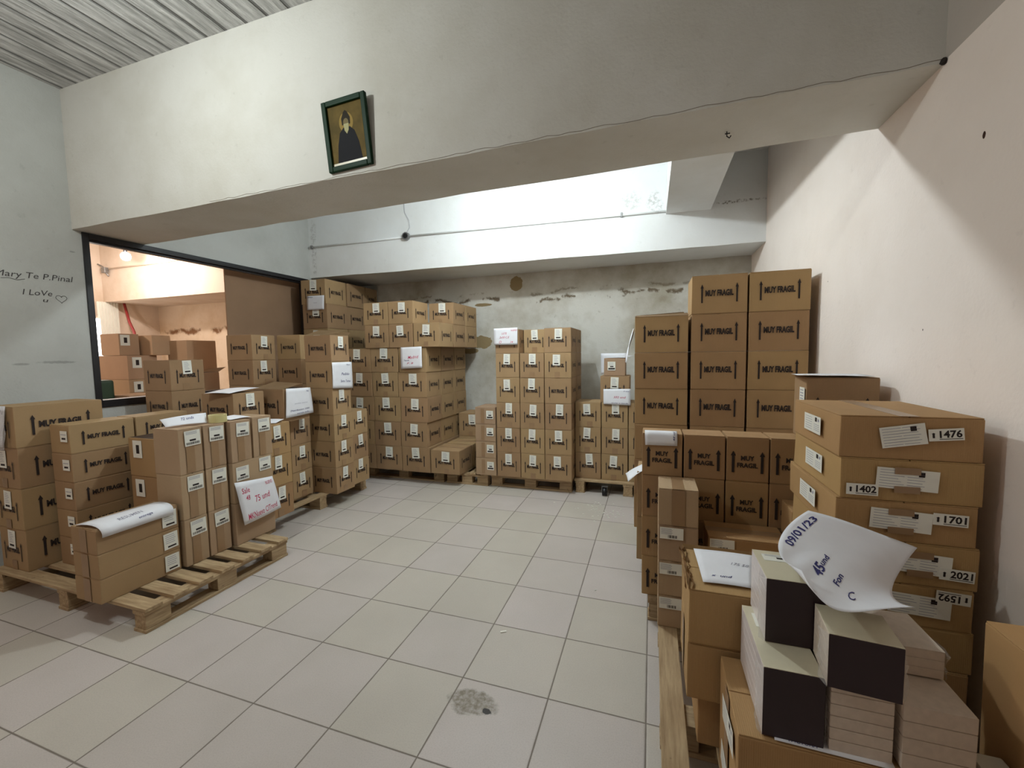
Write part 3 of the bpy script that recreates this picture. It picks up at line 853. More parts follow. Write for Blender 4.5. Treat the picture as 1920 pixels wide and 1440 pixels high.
# ------------------------------------------------------------------ column H: numbered flat cartons by the right wall
GH = 'numbered flat cartons by the right wall'
HZ = [Z0, .281, .42, .56, .70, .84, .975, 1.115, 1.258]
hinfo = {7: ('1476', .893, 1.203, .1), 6: ('1402', .68, 1.009, 0), 5: ('1701', .917, .929, -.02), 4: ('2021', .94, .75, -.04), 3: ('1592', .935, .674, math.pi - .05)}
HX0, HX1, HY0, HY1 = .612, 1.0, .42, .90
for k in range(8):
    x0 = HX0 + (.0, 0, .003, -.004, .004, -.004, .004, 0)[k]
    y1 = HY1 + (.0, 0, 0, .01, .0, .03, 0, 0)[k]
    num = hinfo.get(k, (None,))[0]
    lab = ('flat carton stamped %s, %s of the pile against the right wall' % (num, {7: 'topmost', 6: 'second from top', 5: 'third from top', 4: 'fourth from top', 3: 'fifth from top'}[k])) if num else 'flat carton, %s of the numbered pile by the wall' % ('lowest', 'second up', 'third up')[k]
    o = carton(x0, HX1 - (.008 if k % 2 else 0), HY0, y1, HZ[k], HZ[k + 1], {}, lab, GH, mat=M_box_kraft, toptape=(k == 7), jit=.004)
    cx, cy, cz = o.location
    w, d, h = HX1 - x0, y1 - HY0, HZ[k + 1] - HZ[k]
    m, fw = face_matrix('S', w, d, h)
    if num:
        _, lx, lz, rot = hinfo[k]
        def nb(bm, num=num):
            add_box(bm, -.044, .044, -.019, .019, .003, .0042)
            put_text(bm, num, .011, .002, .056, .024, .0046, 1, bold=.03)
            rect(bm, -.018, .040, -.0145, -.0125, .0046, 1)
            arrow(bm, -.032, -.009, .008, .0055, .0046, 1)
        part('number_sticker', (num,), nb, [M_label, M_ink], o, m, lx - cx, lz - cz - h / 2, rot, 'white sticker reading %s' % num)
        def sl(bm, k=k):
            W_ = .082 if k != 7 else .06
            add_box(bm, -W_, W_, -.034, .034, .002, .0028)
            for q_ in range(7):
                rect(bm, -W_ * .9, -W_ * .9 + .05 + .008 * (q_ % 3), .026 - .009 * q_, .0275 - .009 * q_, .0032, 2)
                rect(bm, .0, .04 + .006 * (q_ % 2), .026 - .009 * q_, .0275 - .009 * q_, .0032, 2)
            rect(bm, W_ * .35, W_ * .35 + .016, .012, .028, .0032, 1)
        lx2 = {7: .785, 6: .80, 5: .79, 4: .845, 3: .85}[k]
        part('shipping_label', (k,), sl, [M_label, M_ink, M_greyink], o, m, lx2 - cx, {7: .008}.get(k, .006) if k != 3 else .004, {7: .18, 3: -.04}.get(k, -.05))
        if k in (6, 5, 4):
            def tp(bm): add_box(bm, -.034, .034, -.011, .011, .0045, .0052)
            part('tape', ('hl',), tp, [M_tape], o, m, lx2 - cx, .034); part('tape', ('hl',), tp, [M_tape], o, m, lx2 - cx, -.028)
    if k >= 5:
        m2, fw2 = face_matrix('W', w, d, h)
        def wl_(bm):
            add_box(bm, -.085, .085, -.033, .033, .002, .0028)
            for q_ in range(6): rect(bm, -.07, .0, .022 - .009 * q_, .0235 - .009 * q_, .0032, 2)
            for q_ in range(4): rect(bm, .02, .075, .0 - .007 * q_, .0015 - .007 * q_, .0032, 2)
            rect(bm, .03, .05, .012, .028, .0032, 1); rect(bm, .058, .07, .014, .024, .0032, 2)
        part('shipping_label', ('w',), wl_, [M_label, M_ink, M_greyink], o, m2, .01, .005)
# carton behind it with a white sheet on top
oj = carton(.712, 1.005, 1.085, 1.27, 1.044, 1.345, {'S': 'two', 'W': 'none'}, 'carton behind the numbered pile, white sheet on its top', GH, mat=M_box)
m, fw = face_matrix('W', .29, .182, .30)
def lb(bm):
    add_box(bm, -.035, .035, -.10, .06, .0025, .0034)
    for q_ in range(6): rect(bm, -.025, .02, .045 - .014 * q_, .049 - .014 * q_, .0038, 2)
    rect(bm, -.02, .02, -.085, -.06, .0038, 1)
part('paper_label', ('j',), lb, [M_label, M_ink, M_greyink], oj, m, .045, .04)

# ------------------------------------------------------------------ column C: battered carton with open top, and D
GC = 'worn cartons on the foreground pallet'
carton(.165, .40, .215, .50, Z0, .315, {}, 'short brown carton at the foot of the worn foreground column', GC, mat=M_box_kraft)
carton(.128, .48, .19, .50, .316, .512, {'W': 'tape'}, 'worn brown carton under the crumpled open one', GC, mat=M_box_kraft, jit=.004)
o = carton(.128, .48, .185, .50, .513, .70, {}, 'worn brown carton with crumpled torn edges and a sheet on top', GC, mat=M_box_kraft, jit=.005)
# crumpled folded rim along its left and back edges
bm = bmesh.new()
rr = random.Random(3)
for s, (off, hh) in enumerate(((0, .012), (.012, .006), (-.008, .009))):
    prev = None
    for i in range(15):
        t_ = i / 14
        y = -.155 + .31 * t_
        a = bm.verts.new((-.172 + off + rr.uniform(-.003, .003), y, .183))
        b_ = bm.verts.new((-.172 + off + rr.uniform(-.007, .007), y, .186 + hh + rr.uniform(-.004, .006)))
        if prev: bm.faces.new((prev[0], a, b_, prev[1]))
        prev = (a, b_)
bmesh.ops.solidify(bm, geom=list(bm.faces), thickness=.003)
link('crumpled_rim', bm_mesh(bm, 'crumpled_rim'), o, M_box_kraft)
flap(o, [(-.17, .14, .183), (.17, .14, .183), (.17, .158, .198), (-.17, .158, .200)], M_box_kraft)

o = carton(.225, .725, -.123, .178, Z0, .50, {'W': 'tape'}, 'large brown carton carrying the film-wrapped packs', GC, mat=M_box_kraft, jit=.004)
bm = bmesh.new(); add_box(bm, -.18, .24, -.024, .024, .3585, .3595); link('tape', bm_mesh(bm, 'tape'), o, M_tape)
m, fw = face_matrix('W', .5, .3, .358)
part('shipping_label', ('w',), None, None, o, m, .03, .10, .15)
part('shipping_label', ('w',), None, None, o, m, .02, -.07, -.1)

# ------------------------------------------------------------------ film-wrapped packs
GB = 'film-wrapped packs in the right foreground'
def pack(x0, x1, y0, y1, z0, z1, label, front=M_dark, side=M_pages, top=M_cream, lines=0, rz=0, film_=True, lab=True):
    root = bpy.data.objects.new('wrapped_pack', None); COL.objects.link(root)
    root.location = ((x0 + x1) / 2, (y0 + y1) / 2, z0); root.rotation_euler = (0, 0, rz)
    tag(root, label, 'pack', GB)
    w, d, h = x1 - x0, y1 - y0, z1 - z0
    bm = bmesh.new()
    if lines:
        for k in range(lines):
            add_box(bm, -w / 2, w / 2, -d / 2, d / 2, h * k / lines, h * (k + 1) / lines - .0012, 1, bev=.002)
    else:
        n = max(3, int(h / .03))
        for k in range(n):
            add_box(bm, -w / 2, w / 2, -d / 2, d / 2, h * k / n, h * (k + 1) / n - .0004, 1, bev=.0008, seg=1)
    bm.faces.ensure_lookup_table()
    link('booklets', bm_mesh(bm, 'booklets'), root, [M_pages, side])
    if front is not None:
        bm = bmesh.new(); add_box(bm, -w / 2, w / 2, -d / 2 - .002, -d / 2 - .0002, .0, h - .0005, bev=.0005, seg=1)
        link('dark_end', bm_mesh(bm, 'dark_end'), root, front)
    if top is not None:
        bm = bmesh.new(); add_box(bm, -w / 2, w / 2, -d / 2 - .001, d / 2, h, h + .0015, bev=.0005, seg=1)
        link('cover', bm_mesh(bm, 'cover'), root, top)
        if lab:
            bm = bmesh.new(); add_box(bm, -w * .36, w * .3, d * .12, d * .36, h + .0017, h + .0023)
            rect(bm, -w * .1, w * .12, d * .2, d * .26, h + .0026, 1)
            for q_ in range(3): rect(bm, -w * .3, w * .2, d * (.29 + .02 * q_), d * (.295 + .02 * q_), h + .0026, 2)
            link('label', bm_mesh(bm, 'label'), root, [M_label, M_ink, M_greyink])
    if film_:
        rr = random.Random(int(x0 * 1000))
        # loose film along the corners
        for sx in (-1, 1):
            bm = bmesh.new()
            prev = None
            for i in range(9):
                z_ = h * i / 8
                a = bm.verts.new((sx * (w / 2 + .001), -d / 2 - .003, z_))
                b_ = bm.verts.new((sx * (w / 2 + .008 + rr.uniform(0, .010)), -d / 2 + .02 + rr.uniform(-.01, .012), z_ + rr.uniform(-.004, .004)))
                c_ = bm.verts.new((sx * (w / 2 + .002), -d / 2 + .06, z_))
                if prev: bm.faces.new((prev[0], a, b_, prev[1])); bm.faces.new((prev[1], b_, c_, prev[2]))
                prev = (a, b_, c_)
            for f in bm.faces: f.smooth = True
            link('clear_film', bm_mesh(bm, 'clear_film'), root, M_film)
    return root
pack(.284, .416, -.105, .165, .503, .683, 'dark-ended film-wrapped pack, lower left, standing on large carton', side=flat('film_white_side', srgb(222, 214, 212), .3, .12, 14))
pack(.31, .446, .0, .175, .686, .862, 'dark-ended film-wrapped pack, highest, beside handwritten sheet', side=bpy.data.materials['film_white_side'])
pack(.428, .553, -.105, .15, .503, .684, 'pale layered pack without cover under the tilted dark pack', front=None, top=None, lines=6, film_=False)
pack(.414, .552, -.14, -.014, .686, .815, 'dark-ended film-wrapped pack, slightly twisted, right of highest one', rz=-.09, lab=False)
pack(.567, .70, -.11, .15, .503, .662, 'pale layered pack at the right edge of the large carton', front=None, top=None, lines=4, film_=False)
pack(.575, .695, .0, .16, .665, .735, 'low film-covered pack behind the pale right-hand one', front=None, top=M_pages, lab=False)
bm = bmesh.new(); add_box(bm, 0, .062, -.03, .10, 0, .38, bev=.004)
o = link('small_white_box', bm_mesh(bm, 'small_white_box'), None, M_label, (.715 + .015, -.13, Z0)); tag(o, 'small white box corner between pale pack and the wall-side carton', 'box')

# carton K close to the camera at the right wall
o = carton(.80, 1.045, -.45, .068, Z0, .80, {}, 'large wrinkled orange-brown carton at the lower right corner', None, mat=cardboard('cardboard_orange', srgb(176, 136, 94), .05), jit=.008, toptape=False)
bm = bmesh.new(); add_box(bm, -.1232, -.1226, -.20, .2, .25, .29); link('tape', bm_mesh(bm, 'tape'), o, M_tape)
bm = bmesh.new(); add_box(bm, -.03, .05, .1, .2, .6585, .6595); link('paper_label', bm_mesh(bm, 'paper_label'), o, M_label)

# ------------------------------------------------------------------ papers
def sheet(corners, label, name='paper_sheet', bend=.008, n=8, text=(), cat='paper', group=None, wrinkle=.0, mat=None, bow=(0, 0, 1), drape=None):
    """a thin sheet through four corners TL, TR, BR, BL; bowed along `bow` by `bend`"""
    c = [Vector(p) for p in corners]
    org = (c[0] + c[1] + c[2] + c[3]) / 4
    nrm = (c[1] - c[0]).cross(c[3] - c[0]).normalized() * -1
    if nrm.y > 0.3 and abs(nrm.y) >= max(abs(nrm.x), abs(nrm.z)): nrm = -nrm
    bow = Vector(bow)
    rr = random.Random(len(label))
    ph = [rr.uniform(0, 6) for _ in range(4)]
    def P(u, v):
        p = c[3].lerp(c[2], u).lerp(c[0].lerp(c[1], u), v)
        p = p + bow * bend * math.sin(math.pi * u) * .8 + bow * bend * .5 * math.sin(math.pi * v)
        if drape:   # drape = (left, right) control points the sheet bends over
            k = Vector(drape[0]).lerp(Vector(drape[1]), u); lo = c[3].lerp(c[2], u); hi_ = c[0].lerp(c[1], u)
            p = lo * (1 - v) ** 2 + k * 2 * v * (1 - v) + hi_ * v * v + bow * bend * math.sin(math.pi * u) * .8
        if wrinkle: p = p + nrm * wrinkle * (math.sin(u * 9 + ph[0] + v * 3) + .6 * math.sin(v * 11 + ph[1] - u * 5) + .3 * math.sin(u * 23 + v * 17 + ph[2]))
        return p - org
    bm = bmesh.new()
    g = [[bm.verts.new(P(i / n, j / n)) for i in range(n + 1)] for j in range(n + 1)]
    for j in range(n):
        for i in range(n):
            bm.faces.new((g[j][i], g[j][i + 1], g[j + 1][i + 1], g[j + 1][i])).smooth = True
    o = link(name, bm_mesh(bm, name), None, mat or M_paper, tuple(org))
    sol = o.modifiers.new('thickness', 'SOLIDIFY'); sol.thickness = .0006; sol.offset = 0
    tag(o, label, cat, group)
    if text:
        bm = bmesh.new()
        W_ = (c[1] - c[0]).length; H_ = (c[0] - c[3]).length
        mats = []
        for (s, u, v, w, h, rot, mt) in text:
            if mt not in mats: mats.append(mt)
            def fn(a, b_, n_): 
                return P(a / W_, b_ / H_) + nrm * .0012
            put_text(bm, s, u * W_, v * H_, w * W_, h * H_, 0, mats.index(mt), bold=.004, rot=rot, shear=.25, fn=fn)
        link('handwriting', bm_mesh(bm, 'handwriting'), o, mats)
    return o
R_, B_, K_ = M_redink, M_blueink, M_greyink
sheet([(-3.02, .125, .569), (-3.0, .505, .569), (-2.822, .50, .513), (-2.822, .143, .513)], 'white printed sheet curling over the topmost long flat carton', bend=.0, drape=((-2.788, .135, .607), (-2.788, .505, .607)),
      text=[('RESUMEN', .45, .55, .35, .14, .1, K_), ('entrega', .6, .3, .2, .12, .1, B_)])
sheet([(-2.98, .56, 1.093), (-2.945, .83, 1.102), (-2.875, .785, 1.042), (-2.93, .56, 1.046)], 'white sheet marked in pen propped on the tall narrow boxes', bend=.006,
      text=[('72 unds', .55, .6, .3, .3, .05, B_)])
sheet([(-2.98, .93, 1.04), (-2.93, 1.02, 1.06), (-2.81, 1.06, 1.045), (-2.85, .93, 1.038)], 'folded white sheet on the third tall narrow box', bend=.004)
sheet([(-3.19, 1.50, .945), (-2.99, 1.52, .95), (-2.95, 1.40, .936), (-3.1, 1.29, .935)], 'white sheet lying on the aisle column of labelled cartons', bend=.004)
sheet([(-3.55, 1.48, 1.215), (-3.25, 1.52, 1.22), (-3.22, 1.22, 1.196), (-3.45, 1.18, 1.196)], 'loose white sheets on the column below the opening', bend=.006)
sheet([(-3.035, 1.60, 1.205), (-3.035, 1.875, 1.195), (-3.03, 1.895, .955), (-3.03, 1.578, .945)], 'white lists hanging over side of open carton, left wall', bend=.006, bow=(1, 0, 0),
      text=[('No', .85, .88, .1, .06, 0, B_), ('Distribucion 1000', .5, .22, .7, .06, 0, B_), ('venta info', .6, .1, .45, .06, 0, B_), ('pedido interno', .55, .45, .5, .05, 0, K_)])
sheet([(-2.772, .872, .602), (-2.772, 1.182, .565), (-2.75, 1.225, .302), (-2.745, .91, .283)], 'large white sheet with red writing, 75 und, taped low', bend=.008, bow=(1, 0, 0), wrinkle=.0012,
      text=[('Sale', .2, .78, .2, .13, .1, R_), ('48', .22, .6, .1, .12, 0, R_), ('NUEVO', .84, .86, .2, .1, .1, R_), ('75 und', .58, .53, .42, .16, .08, R_), ('MKNuevo CITrend', .52, .16, .8, .15, .05, R_)])
sheet([(-2.868, 1.985, 1.425), (-2.868, 2.26, 1.425), (-2.866, 2.26, 1.16), (-2.866, 1.98, 1.178)], 'white sheet with small pinned note on the six-high tower', bend=.004, bow=(1, 0, 0),
      text=[('Pedido', .62, .55, .4, .1, 0, B_), ('Santo Tomas', .62, .28, .5, .09, 0, B_), ('Nov', .8, .9, .2, .06, 0, B_)])
sheet([(-4.12, 3.008, 2.245), (-3.85, 3.008, 2.243), (-3.86, 3.006, 2.07), (-4.125, 3.006, 2.07)], 'white printed sheet on the corner stack beneath top carton', bend=.002, bow=(0, -1, 0),
      text=[('ENTREGA', .2, .9, .3, .08, 0, B_), ('lista', .5, .5, .2, .05, 0, K_)])
sheet([(-2.69, 2.872, 1.572), (-2.42, 2.872, 1.578), (-2.417, 2.865, 1.342), (-2.685, 2.862, 1.33)], 'white handwritten sheets pinned on left-hand back wall stack', bend=.006, bow=(0, -1, 0),
      text=[('Madrid', .6, .52, .5, .14, .03, R_), ('Tienda', .28, .38, .25, .07, 0, B_), ('P. 8', .45, .24, .3, .08, 0, R_)])
sheet([(-1.595, 2.972, 1.752), (-1.33, 2.972, 1.755), (-1.33, 2.968, 1.575), (-1.592, 2.968, 1.578)], 'white sheet in red pen atop left column, middle stack', bend=.002, bow=(0, -1, 0),
      text=[('LOTE', .45, .68, .22, .12, 0, R_), ('2x50 C.E', .45, .45, .42, .12, 0, R_), ('O', .27, .17, .1, .16, 0, R_), ('24', .75, .17, .12, .1, 0, R_), ('NUEVO', .85, .85, .25, .1, 0, R_)])
sheet([(-.462, 3.165, 1.10), (-.19, 3.165, 1.105), (-.188, 3.15, .935), (-.46, 3.15, .945)], 'white sheet taped to top carton of the low stack', bend=.004, bow=(0, -1, 0),
      text=[('332 und', .6, .48, .45, .13, 0, R_), ('enviar a tienda', .6, .12, .6, .07, 0, B_), ('9 nov', .85, .85, .2, .08, 0, B_)])
sheet([(-.522, 3.475, 1.47), (-.25, 3.475, 1.468), (-.25, 3.474, 1.24), (-.52, 3.474, 1.24)], 'white sheet standing behind the small barcode carton', bend=.004, bow=(0, -1, 0))
sheet([(-.20, 3.20, 1.435), (-.16, 3.4, 1.44), (-.44, 3.43, 1.425), (-.44, 3.23, 1.425)], 'white sheet lying on the small barcode carton', bend=.006)
sheet([(-.118, 2.02, 1.655), (-.118, 2.3, 1.66), (-.19, 2.28, 1.40), (-.165, 2.0, 1.40)], 'white sheet hanging off the side of the large cartons', bend=.01, bow=(-1, 0, 0), wrinkle=.002)
sheet([(-.02, 1.50, .735), (-.04, 1.62, .735), (-.15, 1.60, .668), (-.125, 1.46, .655)], 'curled white sheet drooping off the aisle-side carton', bend=.012, wrinkle=.001)
sheet([(-.022, 1.15, 1.046), (.14, 1.15, 1.046), (.142, 1.082, .982), (-.018, 1.082, .98)], 'white sheet folded over the first square carton', bend=.0, drape=((-.022, 1.062, 1.078), (.142, 1.062, 1.078)),
      text=[('48 und', .9, .4, .3, .1, 1.57, B_)])
sheet([(.172, .482, .706), (.385, .482, .706), (.33, .235, .706), (.18, .232, .706)], 'white sheet with faint writing on the crumpled carton', bend=.003,
      text=[('175 50', .75, .6, .3, .08, -.05, K_), ('x  und', .4, .2, .4, .06, 0, B_)])
sheet([(.33, .0, .504), (.56, .02, .504), (.555, -.12, .504), (.31, -.115, .504)], 'white sheet squeezed under the wrapped packs', bend=.0,
      text=[('FACTURA', .25, .1, .25, .12, 0, B_)])
sheet([(.70, 1.27, 1.352), (.99, 1.27, 1.352), (.98, 1.08, 1.350), (.67, 1.075, 1.356)], 'white sheet covering carton behind the numbered pile', bend=.002)
# big sheet curling up in the foreground: built from a 4 x 4 net
NET = [[(0.506, 0.34, 0.946), (0.609, 0.34, 0.925), (0.709, 0.34, 0.893), (0.798, 0.34, 0.857)], [(0.354, 0.18, 0.912), (0.526, 0.2, 0.897), (0.64, 0.22, 0.854), (0.706, 0.25, 0.808)], [(0.318, 0.0, 0.915), (0.414, -0.03, 0.873), (0.536, 0.05, 0.834), (0.602, 0.12, 0.775)], [(0.363, -0.09, 0.938), (0.369, -0.26, 0.889), (0.448, -0.16, 0.9), (0.631, 0.0, 0.84)]]
bm = bmesh.new()
def bern(t): return ((1 - t) ** 3, 3 * t * (1 - t) ** 2, 3 * t * t * (1 - t), t ** 3)
org = Vector((.58, .2, .86))
def BP(u, v):
    a, b_ = bern(u), bern(v); p = Vector((0, 0, 0))
    for j in range(4):
        for i in range(4): p += Vector(NET[j][i]) * a[i] * b_[j]
    w_ = .0035 * math.exp(-((u - .12) ** 2 + (v - .65) ** 2) / .05)
    p.z += w_ * math.sin(26 * u + 14 * v) + .0015 * math.sin(7 * u + 9 * v)
    return p - org
n = 28
g = [[bm.verts.new(BP(i / n, j / n)) for i in range(n + 1)] for j in range(n + 1)]
for j in range(n):
    for i in range(n): bm.faces.new((g[j][i], g[j + 1][i], g[j + 1][i + 1], g[j][i + 1])).smooth = True
big = link('paper_sheet', bm_mesh(bm, 'paper_sheet'), None, M_paper, tuple(org))
sol = big.modifiers.new('thickness', 'SOLIDIFY'); sol.thickness = .0006; sol.offset = 0
tag(big, 'large curled white sheet with blue pen writing on wrapped packs', 'paper')
bm = bmesh.new()
def on_big(a, b_, n_):
    b_ = -b_; p = BP(a, b_); e = .004
    nn = (BP(a + e, b_) - p).cross(BP(a, b_ + e) - p).normalized()
    if nn.dot(Vector((.01, -1.25, 1.478)) - (p + org)) < 0: nn = -nn
    return p + nn * .0014
for s, u, v, w_, h_, rot, bo in (('09/01/23', .09, .26, .40, .07, 1.45, .02), ('45', .30, .62, .13, .09, 1.3, .03), ('und', .33, .50, .12, .05, 1.3, .02), ('Fon', .46, .66, .13, .06, 1.3, .02), ('C', .58, .80, .07, .10, .2, .0)):
    # letters read upwards along the sheet's short side
    put_text(bm, s, u, -v, w_, h_, 0, 0, bold=bo, rot=rot, shear=.2, fn=lambda a, b_, n_: on_big(a, b_, n_))
link('handwriting', bm_mesh(bm, 'handwriting'), big, M_blueink)

# plastic bag and paper on the leftmost column
sheet([(-4.02, .205, 1.204), (-3.80, .205, 1.204), (-3.84, .195, .945), (-4.03, .195, .95)], 'white sheet in clear plastic hung on the leftmost column', bend=.004, bow=(0, -1, 0), wrinkle=.002,
      text=[('72 u.', .85, .85, .2, .1, 0, B_)])
sheet([(-4.03, .19, 1.207), (-3.76, .19, 1.207), (-3.80, .186, .93), (-4.0, .186, .92)], 'crumpled clear plastic hanging over the leftmost column', name='plastic_bag', bend=.006, bow=(0, -1, 0), wrinkle=.004, mat=M_film, cat='plastic')
# tape roll
bm = bmesh.new()
ring = []
for k in range(32):
    a = 2 * math.pi * k / 32; ring.append([bm.verts.new((r * math.cos(a), r * math.sin(a), z)) for r, z in ((.055, 0), (.055, .052), (.038, .052), (.038, 0))])
for k in range(32):
    for j in range(4): bm.faces.new((ring[k][j], ring[(k + 1) % 32][j], ring[(k + 1) % 32][(j + 1) % 4], ring[k][(j + 1) % 4]))
bmesh.ops.recalc_face_normals(bm, faces=bm.faces)
o = link('tape_roll', bm_mesh(bm, 'tape_roll'), None, M_tapeRoll, (-2.868, .855, 1.0365)); tag(o, 'yellowish roll of packing tape on the tall narrow boxes', 'tape roll')

# scraps on the floor
for k, (x, y, s, lab) in enumerate(((-.728, .752, .016, 'small white scrap on a floor tile near the stain'), (-.31, 1.29, .006, 'tiny white crumb on the tile beside right aisle'))):
    bm = bmesh.new(); add_box(bm, -s, s, -s * .35, s * .35, 0, .004, bev=.001)
    o = link('paper_scrap', bm_mesh(bm, 'paper_scrap'), None, M_label, (x, y, .0005)); o.rotation_euler = (0, 0, .5); tag(o, lab, 'scrap')
bm = bmesh.new(); rr = random.Random(5)
for k in range(60):
    x, y = rr.gauss(-.42, .13), rr.gauss(2.62, .10); s = rr.uniform(.003, .009)
    add_box(bm, x - s, x + s, y - s * .6, y + s * .6, .0005, .002 + s * .2)
o = link('plaster_crumbs', bm_mesh(bm, 'plaster_crumbs'), None, M_label); tag(o, 'white plaster crumbs scattered on tiles before the low stack', 'crumbs', None, 'stuff')

# ------------------------------------------------------------------ things on walls and beams
# framed picture leaning on the beam face
root = bpy.data.objects.new('picture_frame', None); COL.objects.link(root)
root.location = (-1.657, .842, 2.755); root.rotation_euler = (math.radians(4), math.radians(-2.5), 0)
tag(root, 'green framed picture of a dark-robed bearded figure hung on beam', 'picture')
w, h, t_ = .30, .385, .03
bm = bmesh.new()
for a in ((-w / 2, -w / 2 + t_, -h / 2, h / 2), (w / 2 - t_, w / 2, -h / 2, h / 2), (-w / 2 + t_, w / 2 - t_, -h / 2, -h / 2 + t_), (-w / 2 + t_, w / 2 - t_, h / 2 - t_, h / 2)):
    add_box(bm, a[0], a[1], -.026, -.002, a[2], a[3], bev=.006, seg=3)
link('frame', bm_mesh(bm, 'frame'), root, M_green)
mp_, nt, b = newmat('picture_ground')
tc = N(nt, 'ShaderNodeTexCoord').outputs['Object']
L(nt, mix(nt, ramp(nt, noise(nt, tc, 7, 4), .3, .7), srgb(70, 60, 28), srgb(118, 98, 48)), b.inputs['Base Color']); b.inputs['Roughness'].default_value = .6; b.inputs['Specular IOR Level'].default_value = .1
bm = bmesh.new(); add_box(bm, -w / 2 + t_, w / 2 - t_, -.012, -.008, -h / 2 + t_, h / 2 - t_)
link('picture', bm_mesh(bm, 'picture'), root, mp_)
def disc(bm, cx, cz, rx, rz, y, mi, n=24):
    add_poly(bm, [(cx + rx * math.cos(-2 * math.pi * k / n), y, cz + rz * math.sin(-2 * math.pi * k / n)) for k in range(n)][::-1], mi)
bm = bmesh.new()
disc(bm, 0, .062, .048, .055, -.0124, 4)
add_poly(bm, [(-.085, -.0128, -.155), (-.07, -.0128, -.05), (-.05, -.0128, .012), (-.02, -.0128, .038), (.024, -.0128, .036), (.052, -.0128, .01), (.074, -.0128, -.055), (.088, -.0128, -.155)][::-1], 0)
add_poly(bm, [(-.028, -.0132, .05), (-.03, -.0132, .085), (-.012, -.0132, .118), (.0, -.0132, .128), (.014, -.0132, .116), (.03, -.0132, .085), (.028, -.0132, .05)][::-1], 1)
disc(bm, 0, .062, .018, .022, -.0136, 2)
add_poly(bm, [(-.018, -.014, .055), (-.014, -.014, .02), (0, -.014, .0), (.014, -.014, .02), (.018, -.014, .055)][::-1], 3)
link('painted_figure', bm_mesh(bm, 'painted_figure'), root, [flat('robe', srgb(26, 26, 30), .6, spec=.1), flat('hood', srgb(44, 38, 26), .6, spec=.1), flat('face', srgb(120, 108, 74), .6, spec=.1), flat('beard', srgb(176, 172, 128), .6, spec=.1), flat('halo', srgb(150, 126, 66), .6, spec=.1)])
bm = bmesh.new(); add_box(bm, -w / 2 + t_, w / 2 - t_, -.0133, -.012, -h / 2 + t_, -h / 2 + t_ + .016); link('caption_strip', bm_mesh(bm, 'caption_strip'), root, M_cream)

# conduit with junction box along the back beam
def yb(x): return 3.27 + (x - XL) / (XR - XL) * .2
root = bpy.data.objects.new('electrical_conduit', None); COL.objects.link(root); root.location = (-2.83, yb(-2.83), 2.93)
tag(root, 'grey electrical conduit with open junction box along the back beam', 'conduit')
def loc(x, dy, z): return (x + 2.83, yb(x) + dy - yb(-2.83), z - 2.93)
bm = bmesh.new(); add_tube(bm, [loc(-4.29, -.014, 2.915), loc(-3.5, -.014, 2.92), loc(-2.88, -.014, 2.925)], .011); link('pipe', bm_mesh(bm, 'pipe'), root, M_beam_back)
bm = bmesh.new(); add_tube(bm, [loc(-2.80, -.014, 2.93), loc(-1.6, -.014, 2.925), loc(-.3, -.014, 2.915), loc(.138, -.014, 2.91)], .011); link('pipe', bm_mesh(bm, 'pipe'), root, M_beam_back)
for x in (-.30, -4.24):
    bm = bmesh.new(); add_box(bm, -.012, .012, -.03, -.0005, -.022, .022, bev=.003); link('clamp', bm_mesh(bm, 'clamp'), root, M_steel, loc(x, 0, 2.918))
bm = bmesh.new(); add_tube(bm, [loc(-2.84, -.045, 2.93), loc(-2.84, -.002, 2.93)], .048, 8); link('junction_box', bm_mesh(bm, 'junction_box'), root, M_steel)
bm = bmesh.new(); add_tube(bm, [loc(-2.84, -.047, 2.93), loc(-2.84, -.0455, 2.93)], .032, 12)
add_tube(bm, [loc(-2.86, -.05, 2.92), loc(-2.83, -.07, 2.95), loc(-2.81, -.05, 2.93)], .003, 6); link('box_opening', bm_mesh(bm, 'box_opening'), root, M_black)
bm = bmesh.new(); add_tube(bm, [loc(-2.83, -.04, 2.96), loc(-2.79, -.02, 3.03), loc(-2.80, -.015, 3.12), loc(-2.86, -.012, 3.22), loc(-2.86, -.012, 3.38)], .002, 6); link('loose_wire', bm_mesh(bm, 'loose_wire'), root, M_greyink)

# small hook under the front beam
bm = bmesh.new(); add_tube(bm, [(0, 0, .012), (0, 0, -.012), (.012, 0, -.022), (.018, 0, -.012)], .003, 8); add_tube(bm, [(-.008, 0, .0), (.014, 0, 0)], .003, 8)
o = link('metal_hook', bm_mesh(bm, 'metal_hook'), None, M_black, (.35, 1.10, 2.533)); tag(o, 'small black metal hook under the front beam, right side', 'hook')
# pen writing on the left wall
bm = bmesh.new()
XW = .0015
def wall_text(s, y, z, w, h, rot=0):
    put_text(bm, s, y, z, w, h, 0, 0, bold=0, rot=rot, shear=.2, fn=lambda a, b_, n_: (XW, a, b_))
wall_text('Mary Te P.Pinal', .62, 2.10, .42, .055, .03)
wall_text('I LoVe', .62, 1.985, .16, .04, .03)
wall_text('u', .66, 1.93, .03, .02)
wall_text('y', .40, 1.93, .03, .03)
hp = [(.02 * 16 * math.sin(t) ** 3 / 10, (13 * math.cos(t) - 5 * math.cos(2 * t) - 2 * math.cos(3 * t) - math.cos(4 * t)) * .002) for t in [2 * math.pi * k / 28 for k in range(29)]]
add_tube(bm, [(XW, .75 + a, 1.955 + b_) for a, b_ in hp], .0015, 5)
add_tube(bm, [(XW, .44, 2.065), (XW, .48, 2.072), (XW, .52, 2.062), (XW, .56, 2.075)], .0015, 5)
o = link('pen_writing', bm_mesh(bm, 'pen_writing'), wl, flat('pencil_grey', srgb(70, 66, 66), .9), (XL, 0, 0))
for x_ in (o,): x_['label'] = 'dark pen handwriting and a small heart'

